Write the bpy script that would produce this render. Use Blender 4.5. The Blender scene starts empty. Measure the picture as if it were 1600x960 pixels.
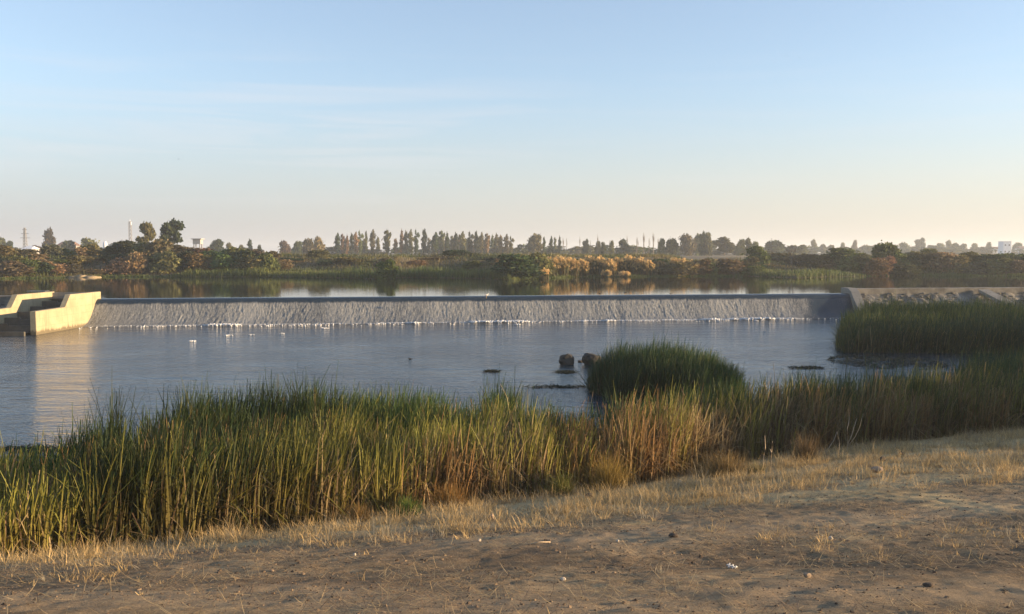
import bpy, math, random
import numpy as np
R = math.radians
random.seed(7)
rng = np.random.default_rng(11)
sc = bpy.context.scene
COL = sc.collection

# ------------------------------------------------------------------ camera
EYE = 6.5; F = 1386.0; PITCH = R(3.55)
cam_d = bpy.data.cameras.new('camera'); cam = bpy.data.objects.new('camera', cam_d); COL.objects.link(cam)
cam_d.sensor_width = 36; cam_d.lens = 36*F/1600
cam_d.clip_start = 0.1; cam_d.clip_end = 8000
cam.location = (0, 0, EYE); cam.rotation_euler = (R(90)-PITCH, 0, 0)
sc.camera = cam

# ------------------------------------------------------------------ sun and sky
SUN_EL = R(7.0); SUN_AZ = R(-3.0)           # azimuth from +X towards +Y
sx, sy, sz = math.cos(SUN_AZ)*math.cos(SUN_EL), math.sin(SUN_AZ)*math.cos(SUN_EL), math.sin(SUN_EL)
ld = bpy.data.lights.new('sun', 'SUN'); lo = bpy.data.objects.new('sun', ld); COL.objects.link(lo)
ld.energy = 5.0; ld.angle = R(0.6); ld.color = (1.0, 0.71, 0.40)
import mathutils
lo.rotation_euler = mathutils.Vector((sx, sy, sz)).to_track_quat('Z', 'Y').to_euler()
lo.location = (60, -10, 40)

w = bpy.data.worlds.new('World'); sc.world = w; w.use_nodes = True
nt = w.node_tree; N = nt.nodes; L = nt.links
bg = N['Background']
sky = N.new('ShaderNodeTexSky'); sky.sky_type = 'NISHITA'; sky.sun_disc = False
sky.sun_elevation = SUN_EL; sky.sun_rotation = R(90)-SUN_AZ
sky.altitude = 50; sky.air_density = 1.0; sky.dust_density = 0.35; sky.ozone_density = 2.2
# faint cirrus mixed into the sky by direction
tc = N.new('ShaderNodeTexCoord')
mp = N.new('ShaderNodeMapping'); mp.inputs['Scale'].default_value = (1.6, 1.0, 22.0); mp.inputs['Rotation'].default_value = (0, R(-5), 0)
L.new(tc.outputs['Generated'], mp.inputs['Vector'])
cn = N.new('ShaderNodeTexNoise'); cn.inputs['Scale'].default_value = 2.2; cn.inputs['Detail'].default_value = 6; cn.inputs['Distortion'].default_value = .7
L.new(mp.outputs['Vector'], cn.inputs['Vector'])
cr = N.new('ShaderNodeMapRange'); cr.inputs['From Min'].default_value = .56; cr.inputs['From Max'].default_value = 1.28
cr.inputs['To Max'].default_value = .05
L.new(cn.outputs['Fac'], cr.inputs['Value'])
mx = N.new('ShaderNodeMix'); mx.data_type = 'RGBA'
L.new(cr.outputs['Result'], mx.inputs['Factor']); L.new(sky.outputs['Color'], mx.inputs['A'])
gm = N.new('ShaderNodeMix'); gm.data_type = 'RGBA'; gm.blend_type = 'MULTIPLY'; gm.inputs['Factor'].default_value = 1
L.new(sky.outputs['Color'], gm.inputs['A']); gm.inputs['B'].default_value = (1.9, 1.55, 1.3, 1)
L.new(gm.outputs['Result'], mx.inputs['B'])
hs = N.new('ShaderNodeHueSaturation'); hs.inputs['Saturation'].default_value = .80
L.new(mx.outputs['Result'], hs.inputs['Color'])
tn = N.new('ShaderNodeMix'); tn.data_type = 'RGBA'; tn.blend_type = 'MULTIPLY'; tn.inputs['Factor'].default_value = 1
tn.inputs['B'].default_value = (1.08, 1.14, 1.30, 1); L.new(hs.outputs['Color'], tn.inputs['A']); gmm = N.new('ShaderNodeGamma'); gmm.inputs['Gamma'].default_value = .80; L.new(tn.outputs['Result'], gmm.inputs['Color']); 
# dust layer low over the horizon, warmer towards the sun
sd = N.new('ShaderNodeSeparateXYZ'); L.new(tc.outputs['Generated'], sd.inputs[0])
def mr(v, a, b, c, d, st='LINEAR'):
    m = N.new('ShaderNodeMapRange'); m.interpolation_type = st; L.new(v, m.inputs['Value'])
    for k, q in zip(('From Min','From Max','To Min','To Max'), (a,b,c,d)): m.inputs[k].default_value = q
    return m.outputs['Result']
K = 1/(.12*2**1.5)
dc = N.new('ShaderNodeMix'); dc.data_type = 'RGBA'; dc.inputs['A'].default_value = (.53*K,.525*K,.58*K,1); dc.inputs['B'].default_value = (.82*K,.73*K,.62*K,1); L.new(mr(sd.outputs['X'], -.45, .62, 0, 1), dc.inputs['Factor'])
dm = N.new('ShaderNodeMix'); dm.data_type = 'RGBA'; L.new(mr(sd.outputs['Z'], -.02, .20, .88, 0, 'SMOOTHSTEP'), dm.inputs['Factor'])
L.new(gmm.outputs['Color'], dm.inputs['A']); L.new(dc.outputs['Result'], dm.inputs['B'])
def mul(a, b):
    m = N.new('ShaderNodeMath'); m.operation = 'MULTIPLY'; L.new(a, m.inputs[0]); L.new(b, m.inputs[1]); return m.outputs[0]
wm = mul(mul(mr(sd.outputs['X'], -.62, -.30, .35, 1), mr(sd.outputs['X'], -.20, .10, 1, .25)), mul(mr(sd.outputs['Z'], .04, .09, 0, 1, 'SMOOTHSTEP'), mr(sd.outputs['Z'], .13, .24, 1, 0, 'SMOOTHSTEP')))
wf = mul(wm, mr(cn.outputs['Fac'], .46, .68, 0, .42))
wc = N.new('ShaderNodeMix'); wc.data_type = 'RGBA'; L.new(wf, wc.inputs['Factor']); L.new(dm.outputs['Result'], wc.inputs['A']); wc.inputs['B'].default_value = (.86*K,.84*K,.86*K,1)
L.new(wc.outputs['Result'], bg.inputs['Color'])
bg.inputs['Strength'].default_value = 0.12
sc.view_settings.view_transform = 'Standard'; sc.view_settings.look = 'None'
sc.view_settings.gamma = 1; sc.view_settings.exposure = 1.5; sc.view_settings.use_curve_mapping = False
try:
    sc.cycles.max_bounces = 8; sc.cycles.transparent_max_bounces = 8; sc.cycles.volume_bounces = 1
    sc.cycles.use_denoising = True; sc.cycles.sample_clamp_indirect = 6
except Exception: pass

# ------------------------------------------------------------------ projection helpers
def tan_dep(py): return math.tan(PITCH + math.atan((py-480)/F))
def at_z(px, py, z):
    """point on the horizontal plane z seen at photo pixel px, py"""
    xc, yc = (px-800)/F, (480-py)/F
    dy = math.cos(PITCH) + yc*math.sin(PITCH); dz = -math.sin(PITCH) + yc*math.cos(PITCH)
    k = (z-EYE)/dz
    return xc*k, dy*k
def at_y(px, py, Y):
    xc, yc = (px-800)/F, (480-py)/F
    dy = math.cos(PITCH) + yc*math.sin(PITCH); dz = -math.sin(PITCH) + yc*math.cos(PITCH)
    k = Y/dy
    return xc*k, Y, EYE+dz*k
def to_px(x, y, z):
    dy = y*math.cos(PITCH) - (z-EYE)*math.sin(PITCH); dz = y*math.sin(PITCH) + (z-EYE)*math.cos(PITCH)
    return 800+F*x/dy, 480-F*dz/dy

# ------------------------------------------------------------------ noise
def _h(ix, iy, s):
    n = (ix.astype(np.int64)*374761393 + iy.astype(np.int64)*668265263 + s*982451653) & 0x7fffffff
    n = ((n ^ (n >> 13))*1274126177) & 0x7fffffff
    return ((n ^ (n >> 16)) & 0xffff)/65535.0
def vn(x, y, s=0):
    x = np.asarray(x, float); y = np.asarray(y, float)
    ix, iy = np.floor(x), np.floor(y); fx, fy = x-ix, y-iy
    fx = fx*fx*(3-2*fx); fy = fy*fy*(3-2*fy)
    a, b, c, d = _h(ix, iy, s), _h(ix+1, iy, s), _h(ix, iy+1, s), _h(ix+1, iy+1, s)
    return a+(b-a)*fx+(c-a)*fy+(a-b-c+d)*fx*fy
def fbm(x, y, s=0, o=4):
    r = 0; a = .5; t = 0
    for k in range(o):
        r = r+a*vn(x, y, s+k*17); t += a; a *= .5; x = np.asarray(x)*2.03+11.3; y = np.asarray(y)*2.01+5.7
    return r/t
def sm(e0, e1, v):
    t = np.clip((v-e0)/(e1-e0), 0, 1); return t*t*(3-2*t)

# ------------------------------------------------------------------ terrain height
WALL_L = -37.3; CR_L = (WALL_L, 79.8); CR_R = (34.2, 90.1)
def crest_y(x): return CR_L[1] + (np.asarray(x)-CR_L[0])*(CR_R[1]-CR_L[1])/(CR_R[0]-CR_L[0])
EDGE = [at_z(px, py, .5) for px, py in [(-500, 925), (-200, 916), (0, 898), (200, 862), (380, 838), (600, 805), (800, 780), (1000, 755), (1200, 715), (1400, 690), (1500, 680), (1620, 668), (1800, 662)]]
EX, EY = np.array([p[0] for p in EDGE]), np.array([p[1] for p in EDGE])
_o = np.argsort(EX); EX, EY = EX[_o], EY[_o]
def edge_y(x): return np.interp(x, EX, EY)
SH = [at_z(px, py, 2.3) for px, py in [(-900, 438), (0, 436), (112, 434), (170, 433), (430, 433), (590, 436), (640, 434), (760, 436), (800, 438), (900, 433), (1090, 432), (1170, 432), (1250, 435), (1300, 433), (1400, 431), (1600, 432), (2400, 431)]]
SX, SY = np.array([p[0] for p in SH]), np.array([p[1] for p in SH])
def shore_y(x): return np.interp(x, SX, SY)
def far_top(x):
    px = 800+F*np.asarray(x)/150
    return np.interp(px, [-600, 0, 90, 175, 260, 420, 800, 1060, 1150, 1330, 1420, 1700], [5.4, 5.2, 5.3, 5.6, 5.7, 5.55, 5.55, 5.5, 4.9, 4.8, 5.3, 5.4])
def G(x, y, fine=True):
    x = np.asarray(x, float); y = np.asarray(y, float)
    e = edge_y(x)
    s = (e-y)/(e-6.6)
    near = np.where(s < 1, .5+3.25*s, 3.75+(4.95-3.75)*(1-np.exp(-(6.6-y)/5.0)))
    near = np.where(s < 0, .5-1.7*sm(0, 1, (y-e)/9.0), near)
    if fine:
        amp = sm(-.1, .1, s)*(y < 60)
        near = near + amp*(.10*(fbm(x*.35, y*.5, 3)-.5) + .035*(fbm(x*2.6, y*2.6, 9, 4)-.5) + .034*(fbm(x*8, y*8, 21, 4)-.5))
        rut = np.exp(-((s-.80)/.05)**2)+np.exp(-((s-1.12)/.05)**2)
        near = near - amp*.06*rut
    cy = crest_y(x)
    bed = np.where(y > cy-1.0, 1.0, -1.2)
    bank_side = sm(150, 190, np.abs(x))        # well outside the frame the pools end
    ys = shore_y(x)
    tp = far_top(x)
    d = y-ys
    tp2 = tp - .55*sm(10, 280, d) - 1.4*sm(300, 2500, d) + .25*(fbm(x*.02, y*.02, 5)-.5)*sm(10, 60, d)
    rise = sm(0, np.interp(800+F*x/150, [-400, 250, 450, 780, 840, 1080, 1140, 1360, 1420, 1800], [12, 12, 36, 36, 18, 18, 45, 45, 16, 16]), d+1.2*(fbm(x*.15, y*.15, 8)-.5))
    far = 2.05 + .35*sm(-.6, .5, d) + (tp2-2.4)*rise + (.5*(fbm(x*.4, y*.4, 31)-.5)*sm(1, 5, d)*(1-sm(9, 30, d)) if fine else 0)
    mid = np.where(d > -12, bed+(2.05-1.0)*sm(-12, -.5, d), bed)
    z = np.where(y < e+9, near, np.where(d > -.6, far, mid))
    z = np.where((y >= e+9) & (d <= -.6), mid, z)
    z = z + bank_side*np.where(y < ys, np.maximum(0, 4.5-z), 0)
    return z
def g1(x, y): return float(G(np.array([x]), np.array([y]))[0])
def ground_at(px, py):
    """march the view ray of a photo pixel to the near bank"""
    for Y in np.arange(5.5, 45, .05):
        x, _, z = at_y(px, py, Y)
        if z <= g1(x, Y): return x, float(Y), g1(x, Y)
    return x, float(Y), g1(x, Y)

# ------------------------------------------------------------------ mesh helpers
def tag(o, label=None, cat=None, group=None, kind=None):
    if label: o['label'] = label
    if cat: o['category'] = cat
    if group: o['group'] = group
    if kind: o['kind'] = kind
    return o
def link(name, me, parent=None):
    o = bpy.data.objects.new(name, me); COL.objects.link(o)
    if parent: o.parent = parent
    return o
def empty(name, loc, rz=0):
    o = link(name, None); o.location = loc; o.rotation_euler.z = rz; o.empty_display_size = .3; return o
def npmesh(name, V, Q, mat, C=None, smooth=False):
    V = np.ascontiguousarray(V, np.float32); Q = np.ascontiguousarray(Q, np.int32); k = Q.shape[1]
    me = bpy.data.meshes.new(name)
    me.vertices.add(len(V)); me.vertices.foreach_set('co', V.ravel())
    me.loops.add(Q.size); me.loops.foreach_set('vertex_index', Q.ravel())
    me.polygons.add(len(Q)); me.polygons.foreach_set('loop_start', np.arange(0, Q.size, k, dtype=np.int32))
    me.update(calc_edges=True)
    if C is not None:
        a = me.color_attributes.new('Col', 'FLOAT_COLOR', 'POINT')
        c4 = np.ones((len(V), 4), np.float32); c4[:, :3] = C; a.data.foreach_set('color', c4.ravel())
    me.polygons.foreach_set('use_smooth', np.full(len(Q), smooth))
    me.materials.append(mat)
    return me
def pymesh(name, verts, faces, mat, smooth=False):
    me = bpy.data.meshes.new(name); me.from_pydata([tuple(v) for v in verts], [], faces); me.update()
    me.materials.append(mat)
    if smooth: me.polygons.foreach_set('use_smooth', [True]*len(me.polygons))
    return me
class MB:
    def __init__(s): s.v = []; s.f = []
    def box(s, x0, x1, y0, y1, z0, z1):
        b = len(s.v)
        s.v += [(x0,y0,z0),(x1,y0,z0),(x1,y1,z0),(x0,y1,z0),(x0,y0,z1),(x1,y0,z1),(x1,y1,z1),(x0,y1,z1)]
        s.f += [(b,b+3,b+2,b+1),(b+4,b+5,b+6,b+7),(b,b+1,b+5,b+4),(b+1,b+2,b+6,b+5),(b+2,b+3,b+7,b+6),(b+3,b,b+4,b+7)]
    def tube(s, pts, rad, n=6):
        pts = [mathutils.Vector(p) for p in pts]; b = len(s.v)
        for i, p in enumerate(pts):
            d = (pts[min(i+1, len(pts)-1)]-pts[max(i-1, 0)]).normalized()
            u = d.orthogonal().normalized() if abs(d.z) < .95 else d.cross(mathutils.Vector((0,1,0))).normalized()
            v = d.cross(u)
            r = rad[i] if hasattr(rad, '__len__') else rad
            for k in range(n):
                a = 2*math.pi*k/n; s.v.append(tuple(p+(u*math.cos(a)+v*math.sin(a))*r))
        for i in range(len(pts)-1):
            for k in range(n):
                k2 = (k+1) % n; s.f.append((b+i*n+k, b+i*n+k2, b+(i+1)*n+k2, b+(i+1)*n+k))
        s.f.append(tuple(b+k for k in range(n))[::-1]); s.f.append(tuple(b+(len(pts)-1)*n+k for k in range(n)))
    def build(s, name, mat, parent=None, smooth=False): return link(name, pymesh(name, s.v, s.f, mat, smooth), parent)

# ------------------------------------------------------------------ materials
def newmat(name):
    m = bpy.data.materials.new(name); m.use_nodes = True
    nt = m.node_tree; return m, nt.nodes, nt.links, nt.nodes['Principled BSDF']
def ramp(N, stops):
    r = N.new('ShaderNodeValToRGB'); e = r.color_ramp.elements
    while len(e) > 1: e.remove(e[-1])
    e[0].position = stops[0][0]; e[0].color = (*stops[0][1], 1)
    for p, c in stops[1:]:
        q = e.new(p); q.color = (*c, 1)
    return r
def noise(N, L, scale, detail=4, vec=None, rough=.55, dist=0):
    n = N.new('ShaderNodeTexNoise'); n.inputs['Scale'].default_value = scale; n.inputs['Detail'].default_value = detail
    n.inputs['Roughness'].default_value = rough; n.inputs['Distortion'].default_value = dist
    if vec is not None: L.new(vec, n.inputs['Vector'])
    return n
def mixc(N, L, fac, a, b, mode='MIX'):
    m = N.new('ShaderNodeMix'); m.data_type = 'RGBA'; m.blend_type = mode
    for sock, v in (('Factor', fac), ('A', a), ('B', b)):
        if isinstance(v, (int, float)): m.inputs[sock].default_value = v
        elif isinstance(v, tuple): m.inputs[sock].default_value = (*v, 1)
        else: L.new(v, m.inputs[sock])
    return m.outputs['Result']
def maprange(N, L, val, a, b, c=0., d=1.):
    m = N.new('ShaderNodeMapRange'); L.new(val, m.inputs['Value'])
    for k, v in zip(('From Min','From Max','To Min','To Max'), (a,b,c,d)): m.inputs[k].default_value = v
    return m.outputs['Result']
def pos(N): return N.new('ShaderNodeNewGeometry').outputs['Position']
def scaled(N, L, vec, s):
    m = N.new('ShaderNodeMapping'); m.inputs['Scale'].default_value = s; L.new(vec, m.inputs['Vector']); return m.outputs['Vector']
def bump(N, L, h, dist, strength=1.0, normal=None):
    b = N.new('ShaderNodeBump'); b.inputs['Distance'].default_value = dist; b.inputs['Strength'].default_value = strength
    L.new(h, b.inputs['Height'])
    if normal is not None: L.new(normal, b.inputs['Normal'])
    return b.outputs['Normal']

def blade_material(name, trans=.35, rough=.7, objcol=False):
    """leaf material: colour from the per-leaf attribute, some light passes through"""
    m, N, L, B = newmat(name)
    at = N.new('ShaderNodeAttribute'); at.attribute_name = 'Col'
    c = at.outputs['Color']
    if objcol:
        oi = N.new('ShaderNodeObjectInfo'); c = mixc(N, L, 1.0, c, oi.outputs['Color'], 'MULTIPLY')
    L.new(c, B.inputs['Base Color']); B.inputs['Roughness'].default_value = rough
    B.inputs['Specular IOR Level'].default_value = .25
    t = N.new('ShaderNodeBsdfTranslucent'); L.new(c, t.inputs['Color'])
    mi = N.new('ShaderNodeMixShader'); mi.inputs[0].default_value = trans
    L.new(B.outputs[0], mi.inputs[1]); L.new(t.outputs[0], mi.inputs[2]); L.new(mi.outputs[0], N['Material Output'].inputs['Surface'])
    return m
M = {}
M['reed'] = blade_material('reed_blades', .30, .6)
M['straw'] = blade_material('dry_grass', .30, .75)
M['leaf'] = blade_material('far_leaves', .30, .8, True)
M['bark'], N_, L_, B_ = newmat('bark'); B_.inputs['Roughness'].default_value = .9
L_.new(mixc(N_, L_, noise(N_, L_, 6).outputs['Fac'], (.10,.075,.055), (.2,.16,.12)), B_.inputs['Base Color'])
M['dead'], N_, L_, B_ = newmat('dead_wood'); B_.inputs['Roughness'].default_value = .9
L_.new(mixc(N_, L_, noise(N_, L_, 20).outputs['Fac'], (.30,.22,.14), (.5,.4,.28)), B_.inputs['Base Color'])

def ground_mat():
    m, N, L, B = newmat('ground')
    P = pos(N)
    sep = N.new('ShaderNodeSeparateXYZ'); L.new(P, sep.inputs[0])
    a = noise(N, L, .55, 6, P, .6); b = noise(N, L, 5, 8, P, .7); c = noise(N, L, 38, 6, P, .7)
    dirt = ramp(N, [(.25, (.135,.100,.064)), (.5, (.29,.218,.136)), (.75, (.46,.35,.22))]); L.new(b.outputs['Fac'], dirt.inputs[0])
    patches = maprange(N, L, a.outputs['Fac'], .38, .62)
    d2 = mixc(N, L, patches, (.62,.58,.56), (1.15,1.1,1.0))
    col = mixc(N, L, 1.0, dirt.outputs[0], d2, 'MULTIPLY')
    peb = N.new('ShaderNodeTexVoronoi'); peb.inputs['Scale'].default_value = 26; L.new(P, peb.inputs['Vector'])
    pf = maprange(N, L, peb.outputs['Distance'], .12, .22, 1, 0)
    pr = N.new('ShaderNodeSeparateColor'); L.new(peb.outputs['Color'], pr.inputs[0])
    pm = N.new('ShaderNodeMath'); pm.operation = 'MULTIPLY'; L.new(pf, pm.inputs[0]); L.new(maprange(N, L, pr.outputs[0], .72, .8), pm.inputs[1])
    col = mixc(N, L, pm.outputs[0], col, mixc(N, L, pr.outputs[1], (.10,.075,.06), (.42,.33,.24)))
    cc = maprange(N, L, c.outputs['Fac'], .3, .7, .62, 1.3)
    cm = N.new('ShaderNodeVectorMath'); cm.operation = 'SCALE'; L.new(col, cm.inputs[0]); L.new(cc, cm.inputs['Scale']); col = cm.outputs[0]
    at = N.new('ShaderNodeAttribute'); at.attribute_name = 'Col'; asp = N.new('ShaderNodeSeparateColor'); L.new(at.outputs['Color'], asp.inputs[0])
    th = noise(N, L, 60, 4, scaled(N, L, P, (.35, 1, 1)), .7)
    tm = N.new('ShaderNodeMath'); tm.operation = 'MULTIPLY'; L.new(asp.outputs[0], tm.inputs[0]); L.new(maprange(N, L, th.outputs['Fac'], .35, .6, .35, .95), tm.inputs[1])
    col = mixc(N, L, tm.outputs[0], col, (.55,.42,.22))
    col = mixc(N, L, maprange(N, L, asp.outputs[1], 0, 1, 0, .45), col, (.42,.315,.20))
    col = mixc(N, L, maprange(N, L, asp.outputs[2], 0, 1, 0, .55), col, (.10,.075,.05))
    # far side: earth bank, then stubble field
    fn = noise(N, L, .03, 5, P); fn2 = noise(N, L, .5, 6, P)
    field = ramp(N, [(.3, (.20,.165,.09)), (.5, (.32,.25,.15)), (.7, (.24,.22,.11))]); L.new(fn.outputs['Fac'], field.inputs[0])
    bank = ramp(N, [(.35, (.075,.058,.035)), (.6, (.17,.125,.075)), (.75,(.30,.22,.13))]); L.new(fn2.outputs['Fac'], bank.inputs[0])
    hz = maprange(N, L, sep.outputs['Z'], 4.6, 5.2)
    far = mixc(N, L, hz, bank.outputs[0], field.outputs[0])
    fs = maprange(N, L, sep.outputs['Y'], 60, 75)
    col = mixc(N, L, fs, col, far)
    L.new(col, B.inputs['Base Color']); B.inputs['Roughness'].default_value = .95; B.inputs['Specular IOR Level'].default_value = .15
    nb = bump(N, L, b.outputs['Fac'], .05); nb = bump(N, L, c.outputs['Fac'], .02, 1, nb); nb = bump(N, L, pm.outputs[0], .015, 1, nb)
    L.new(nb, B.inputs['Normal'])
    return m
M['ground'] = ground_mat()

def water_mat(name, kind):
    m, N, L, B = newmat(name)
    P = pos(N)
    B.inputs['Base Color'].default_value = (.016,.032,.050,1) if kind == 'lower' else (.03,.03,.018,1)
    B.inputs['IOR'].default_value = 1.33; B.inputs['Specular IOR Level'].default_value = .5
    if kind == 'lower':
        B.inputs['Roughness'].default_value = .08
        v1 = scaled(N, L, P, (.55, 1.5, 1)); v2 = scaled(N, L, P, (.8, 1.7, 1))
        n1 = noise(N, L, 1.3, 3, v1, .5, .4); n2 = noise(N, L, 4.2, 3, v2, .55, .3); n0 = noise(N, L, .12, 2, P)
        amp = maprange(N, L, n0.outputs['Fac'], .35, .65, .55, 1.25)
        n3 = noise(N, L, .42, 3, scaled(N, L, P, (.35, 1.5, 1)), .5, .5); b0 = bump(N, L, n3.outputs['Fac'], .12); b1 = bump(N, L, n1.outputs['Fac'], .06, 1, b0); bb = N.new('ShaderNodeBump'); bb.inputs['Distance'].default_value = .042
        L.new(n2.outputs['Fac'], bb.inputs['Height']); L.new(amp, bb.inputs['Strength']); L.new(b1, bb.inputs['Normal'])
        L.new(bb.outputs['Normal'], B.inputs['Normal'])
    else:
        B.inputs['Roughness'].default_value = .03
        v1 = scaled(N, L, P, (.5, 1.4, 1)); n1 = noise(N, L, 1.6, 3, v1, .5)
        L.new(bump(N, L, n1.outputs['Fac'], .004), B.inputs['Normal'])
    return m
M['lower'] = water_mat('lower_water', 'lower'); M['upper'] = water_mat('upper_water', 'upper')

def concrete(name, c1, c2, stain=True):
    m, N, L, B = newmat(name); P = pos(N)
    n1 = noise(N, L, .9, 6, P, .65); n2 = noise(N, L, 9, 6, P, .7)
    col = mixc(N, L, maprange(N, L, n1.outputs['Fac'], .35, .65), c1, c2)
    if stain:
        sep = N.new('ShaderNodeSeparateXYZ'); L.new(P, sep.inputs[0])
        sv = scaled(N, L, P, (3, 3, .35)); sn = noise(N, L, 1.2, 5, sv)
        h = N.new('ShaderNodeMath'); h.operation = 'SUBTRACT'; L.new(sep.outputs['Z'], h.inputs[0]); L.new(maprange(N, L, sn.outputs['Fac'], .3, .7, 0, .35), h.inputs[1])
        wet = maprange(N, L, h.outputs[0], .0, .18, .8, 0)
        col = mixc(N, L, wet, col, (.07,.055,.03))
        cv = N.new('ShaderNodeCombineXYZ'); ad = N.new('ShaderNodeMath'); ad.operation = 'ADD'; L.new(sep.outputs['X'], ad.inputs[0]); L.new(sep.outputs['Y'], ad.inputs[1]); L.new(ad.outputs[0], cv.inputs[0]); L.new(sep.outputs['Z'], cv.inputs[1])
        bt = N.new('ShaderNodeTexBrick'); bt.offset = 0; bt.inputs['Scale'].default_value = 1; bt.inputs['Brick Width'].default_value = 2.4; bt.inputs['Row Height'].default_value = .62; bt.inputs['Mortar Size'].default_value = .012; bt.inputs['Mortar Smooth'].default_value = .3; L.new(cv.outputs[0], bt.inputs['Vector'])
        col = mixc(N, L, maprange(N, L, bt.outputs['Fac'], 0, 1, 0, .4), col, tuple(x*.4 for x in c1))
        bl = noise(N, L, 2.2, 6, P, .7); col = mixc(N, L, maprange(N, L, bl.outputs['Fac'], .55, .75, 0, .35), col, tuple(x*.6 for x in c1))
        dr = maprange(N, L, sn.outputs['Fac'], .55, .72, 0, .5); col = mixc(N, L, dr, col, tuple(x*.55 for x in c1))
    L.new(col, B.inputs['Base Color']); B.inputs['Roughness'].default_value = .9
    L.new(bump(N, L, n2.outputs['Fac'], .01), B.inputs['Normal'])
    return m
M['concrete'] = concrete('pale_concrete', (.30,.25,.155), (.38,.32,.205))
M['greyconc'] = concrete('grey_concrete', (.17,.16,.14), (.25,.235,.205))
M['shadewetconc'] = concrete('shaded_wet_concrete', (.06,.055,.045), (.12,.11,.09), False)  # wet ladder concrete, colour darkened further for the shade inside the channel
M['riverrock'] = concrete('wet_rock', (.02,.018,.015), (.05,.044,.037), False)
M['rock'] = concrete('rubble_stone', (.075,.07,.06), (.20,.185,.16), False)

def falls_mat():
    m, N, L, B = newmat('falling_water')
    at = N.new('ShaderNodeAttribute'); at.attribute_name = 'Col'
    sp = N.new('ShaderNodeSeparateColor'); L.new(at.outputs['Color'], sp.inputs[0])
    P = pos(N)
    v = scaled(N, L, P, (1, .4, .3)); n1 = noise(N, L, 11, 6, v, .85, .3); n2 = noise(N, L, 1.3, 3, v)
    big = N.new('ShaderNodeMath'); big.operation = 'MULTIPLY_ADD'; L.new(noise(N, L, .35, 4, scaled(N, L, P, (1, .2, .2)), .6).outputs['Fac'], big.inputs[0]); big.inputs[1].default_value = .5; big.inputs[2].default_value = -.25
    s0 = N.new('ShaderNodeMath'); s0.operation = 'ADD'; L.new(n1.outputs['Fac'], s0.inputs[0]); L.new(big.outputs[0], s0.inputs[1])
    s = N.new('ShaderNodeMath'); s.operation = 'ADD'; L.new(s0.outputs[0], s.inputs[0]); L.new(maprange(N, L, sp.outputs[0], 0, 1, -.35, .12), s.inputs[1])
    foam = maprange(N, L, s.outputs[0], .40, .74)
    L.new(mixc(N, L, foam, (.02,.035,.055), (.30,.30,.285)), B.inputs['Base Color'])
    L.new(maprange(N, L, sp.outputs[0], 0, .5, .06, .5), B.inputs['Roughness'])
    B.inputs['IOR'].default_value = 1.33
    bb = N.new('ShaderNodeBump'); bb.inputs['Distance'].default_value = .03; L.new(n1.outputs['Fac'], bb.inputs['Height']); L.new(maprange(N, L, sp.outputs[0], 0, .6, .02, 1), bb.inputs['Strength'])
    L.new(bb.outputs['Normal'], B.inputs['Normal'])
    return m
M['falls'] = falls_mat()
M['foam'], N_, L_, B_ = newmat('foam'); B_.inputs['Base Color'].default_value = (.62,.63,.64,1); B_.inputs['Roughness'].default_value = .7
L_.new(bump(N_, L_, noise(N_, L_, 12, 5, pos(N_)).outputs['Fac'], .05), B_.inputs['Normal'])

def plain(name, c, rough=.7, metal=0):
    m, N, L, B = newmat(name); P = pos(N)
    n = noise(N, L, 4, 5, P); L.new(mixc(N, L, n.outputs['Fac'], tuple(x*.8 for x in c), tuple(min(1, x*1.15) for x in c)), B.inputs['Base Color'])
    B.inputs['Roughness'].default_value = rough; B.inputs['Metallic'].default_value = metal; return m
M['white'] = plain('white_paint', (.72,.74,.78)); M['greywall'] = plain('grey_render', (.35,.34,.33)); M['steel'] = plain('galvanised_steel', (.16,.16,.17), .5, .3)
M['glass'] = plain('dark_window', (.05,.06,.07), .2); M['roof'] = plain('brown_roof', (.20,.12,.09)); M['darkfeather'] = plain('dark_feathers', (.03,.028,.025)); M['palefeather'] = plain('pale_feathers', (.6,.55,.5))
M['beak'] = plain('yellow_beak', (.5,.3,.05)); M['mud'] = plain('dark_weed', (.035,.04,.022), .8); M['plastic'] = plain('white_plastic', (.5,.5,.5), .4); M['clod'] = plain('dark_earth', (.07,.05,.035), .95)
M['palestone'] = plain('pale_stone', (.5,.43,.34), .9); M['brownstone'] = plain('brown_stone', (.26,.19,.13), .9); M['sand'] = plain('pale_sand', (.27,.21,.13), .95)

# ------------------------------------------------------------------ ground sheet
def axis(*segs):
    out = [np.arange(a, b, s) for a, b, s in segs]; out.append(np.array([segs[-1][1]])); return np.concatenate(out)
gx = axis((-2600,-400,110), (-400,-120,14), (-120,-40,2.0), (-40,-13,.6), (-13,19,.07), (19,40,.6), (40,140,2.0), (140,400,13), (400,2600,110))
gy = axis((-60,-6,4), (-6,4.2,.8), (4.2,24,.07), (24,40,.4), (40,118,1.5), (118,165,.7), (165,260,6), (260,700,22), (700,2600,110))
XX, YY = np.meshgrid(gx, gy); ZZ = G(XX, YY)
nx, ny = len(gx), len(gy)
ii = (np.arange(ny-1)[:, None]*nx + np.arange(nx-1)[None, :]).ravel()
Q = np.stack([ii, ii+1, ii+nx+1, ii+nx], 1)
V = np.stack([XX.ravel(), YY.ravel(), ZZ.ravel()], 1)
_e = edge_y(XX); _s = (_e-YY)/(_e-6.6); _px = 800+F*XX/np.maximum(YY, 1)
_near = (YY < 60)
_w = .10*(fbm(XX*.4, YY*.4, 201)-.5)
_th = sm(-.05, .05, _s)*(1-sm(.30, .62, _s+.9*(fbm(XX*.7, YY*.9, 43)-.5)))*_near
_tr = (np.exp(-((_s+_w-.66)/.06)**2)*sm(350, 900, _px)+np.exp(-((_s+_w-.95)/.05)**2))*_near
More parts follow.
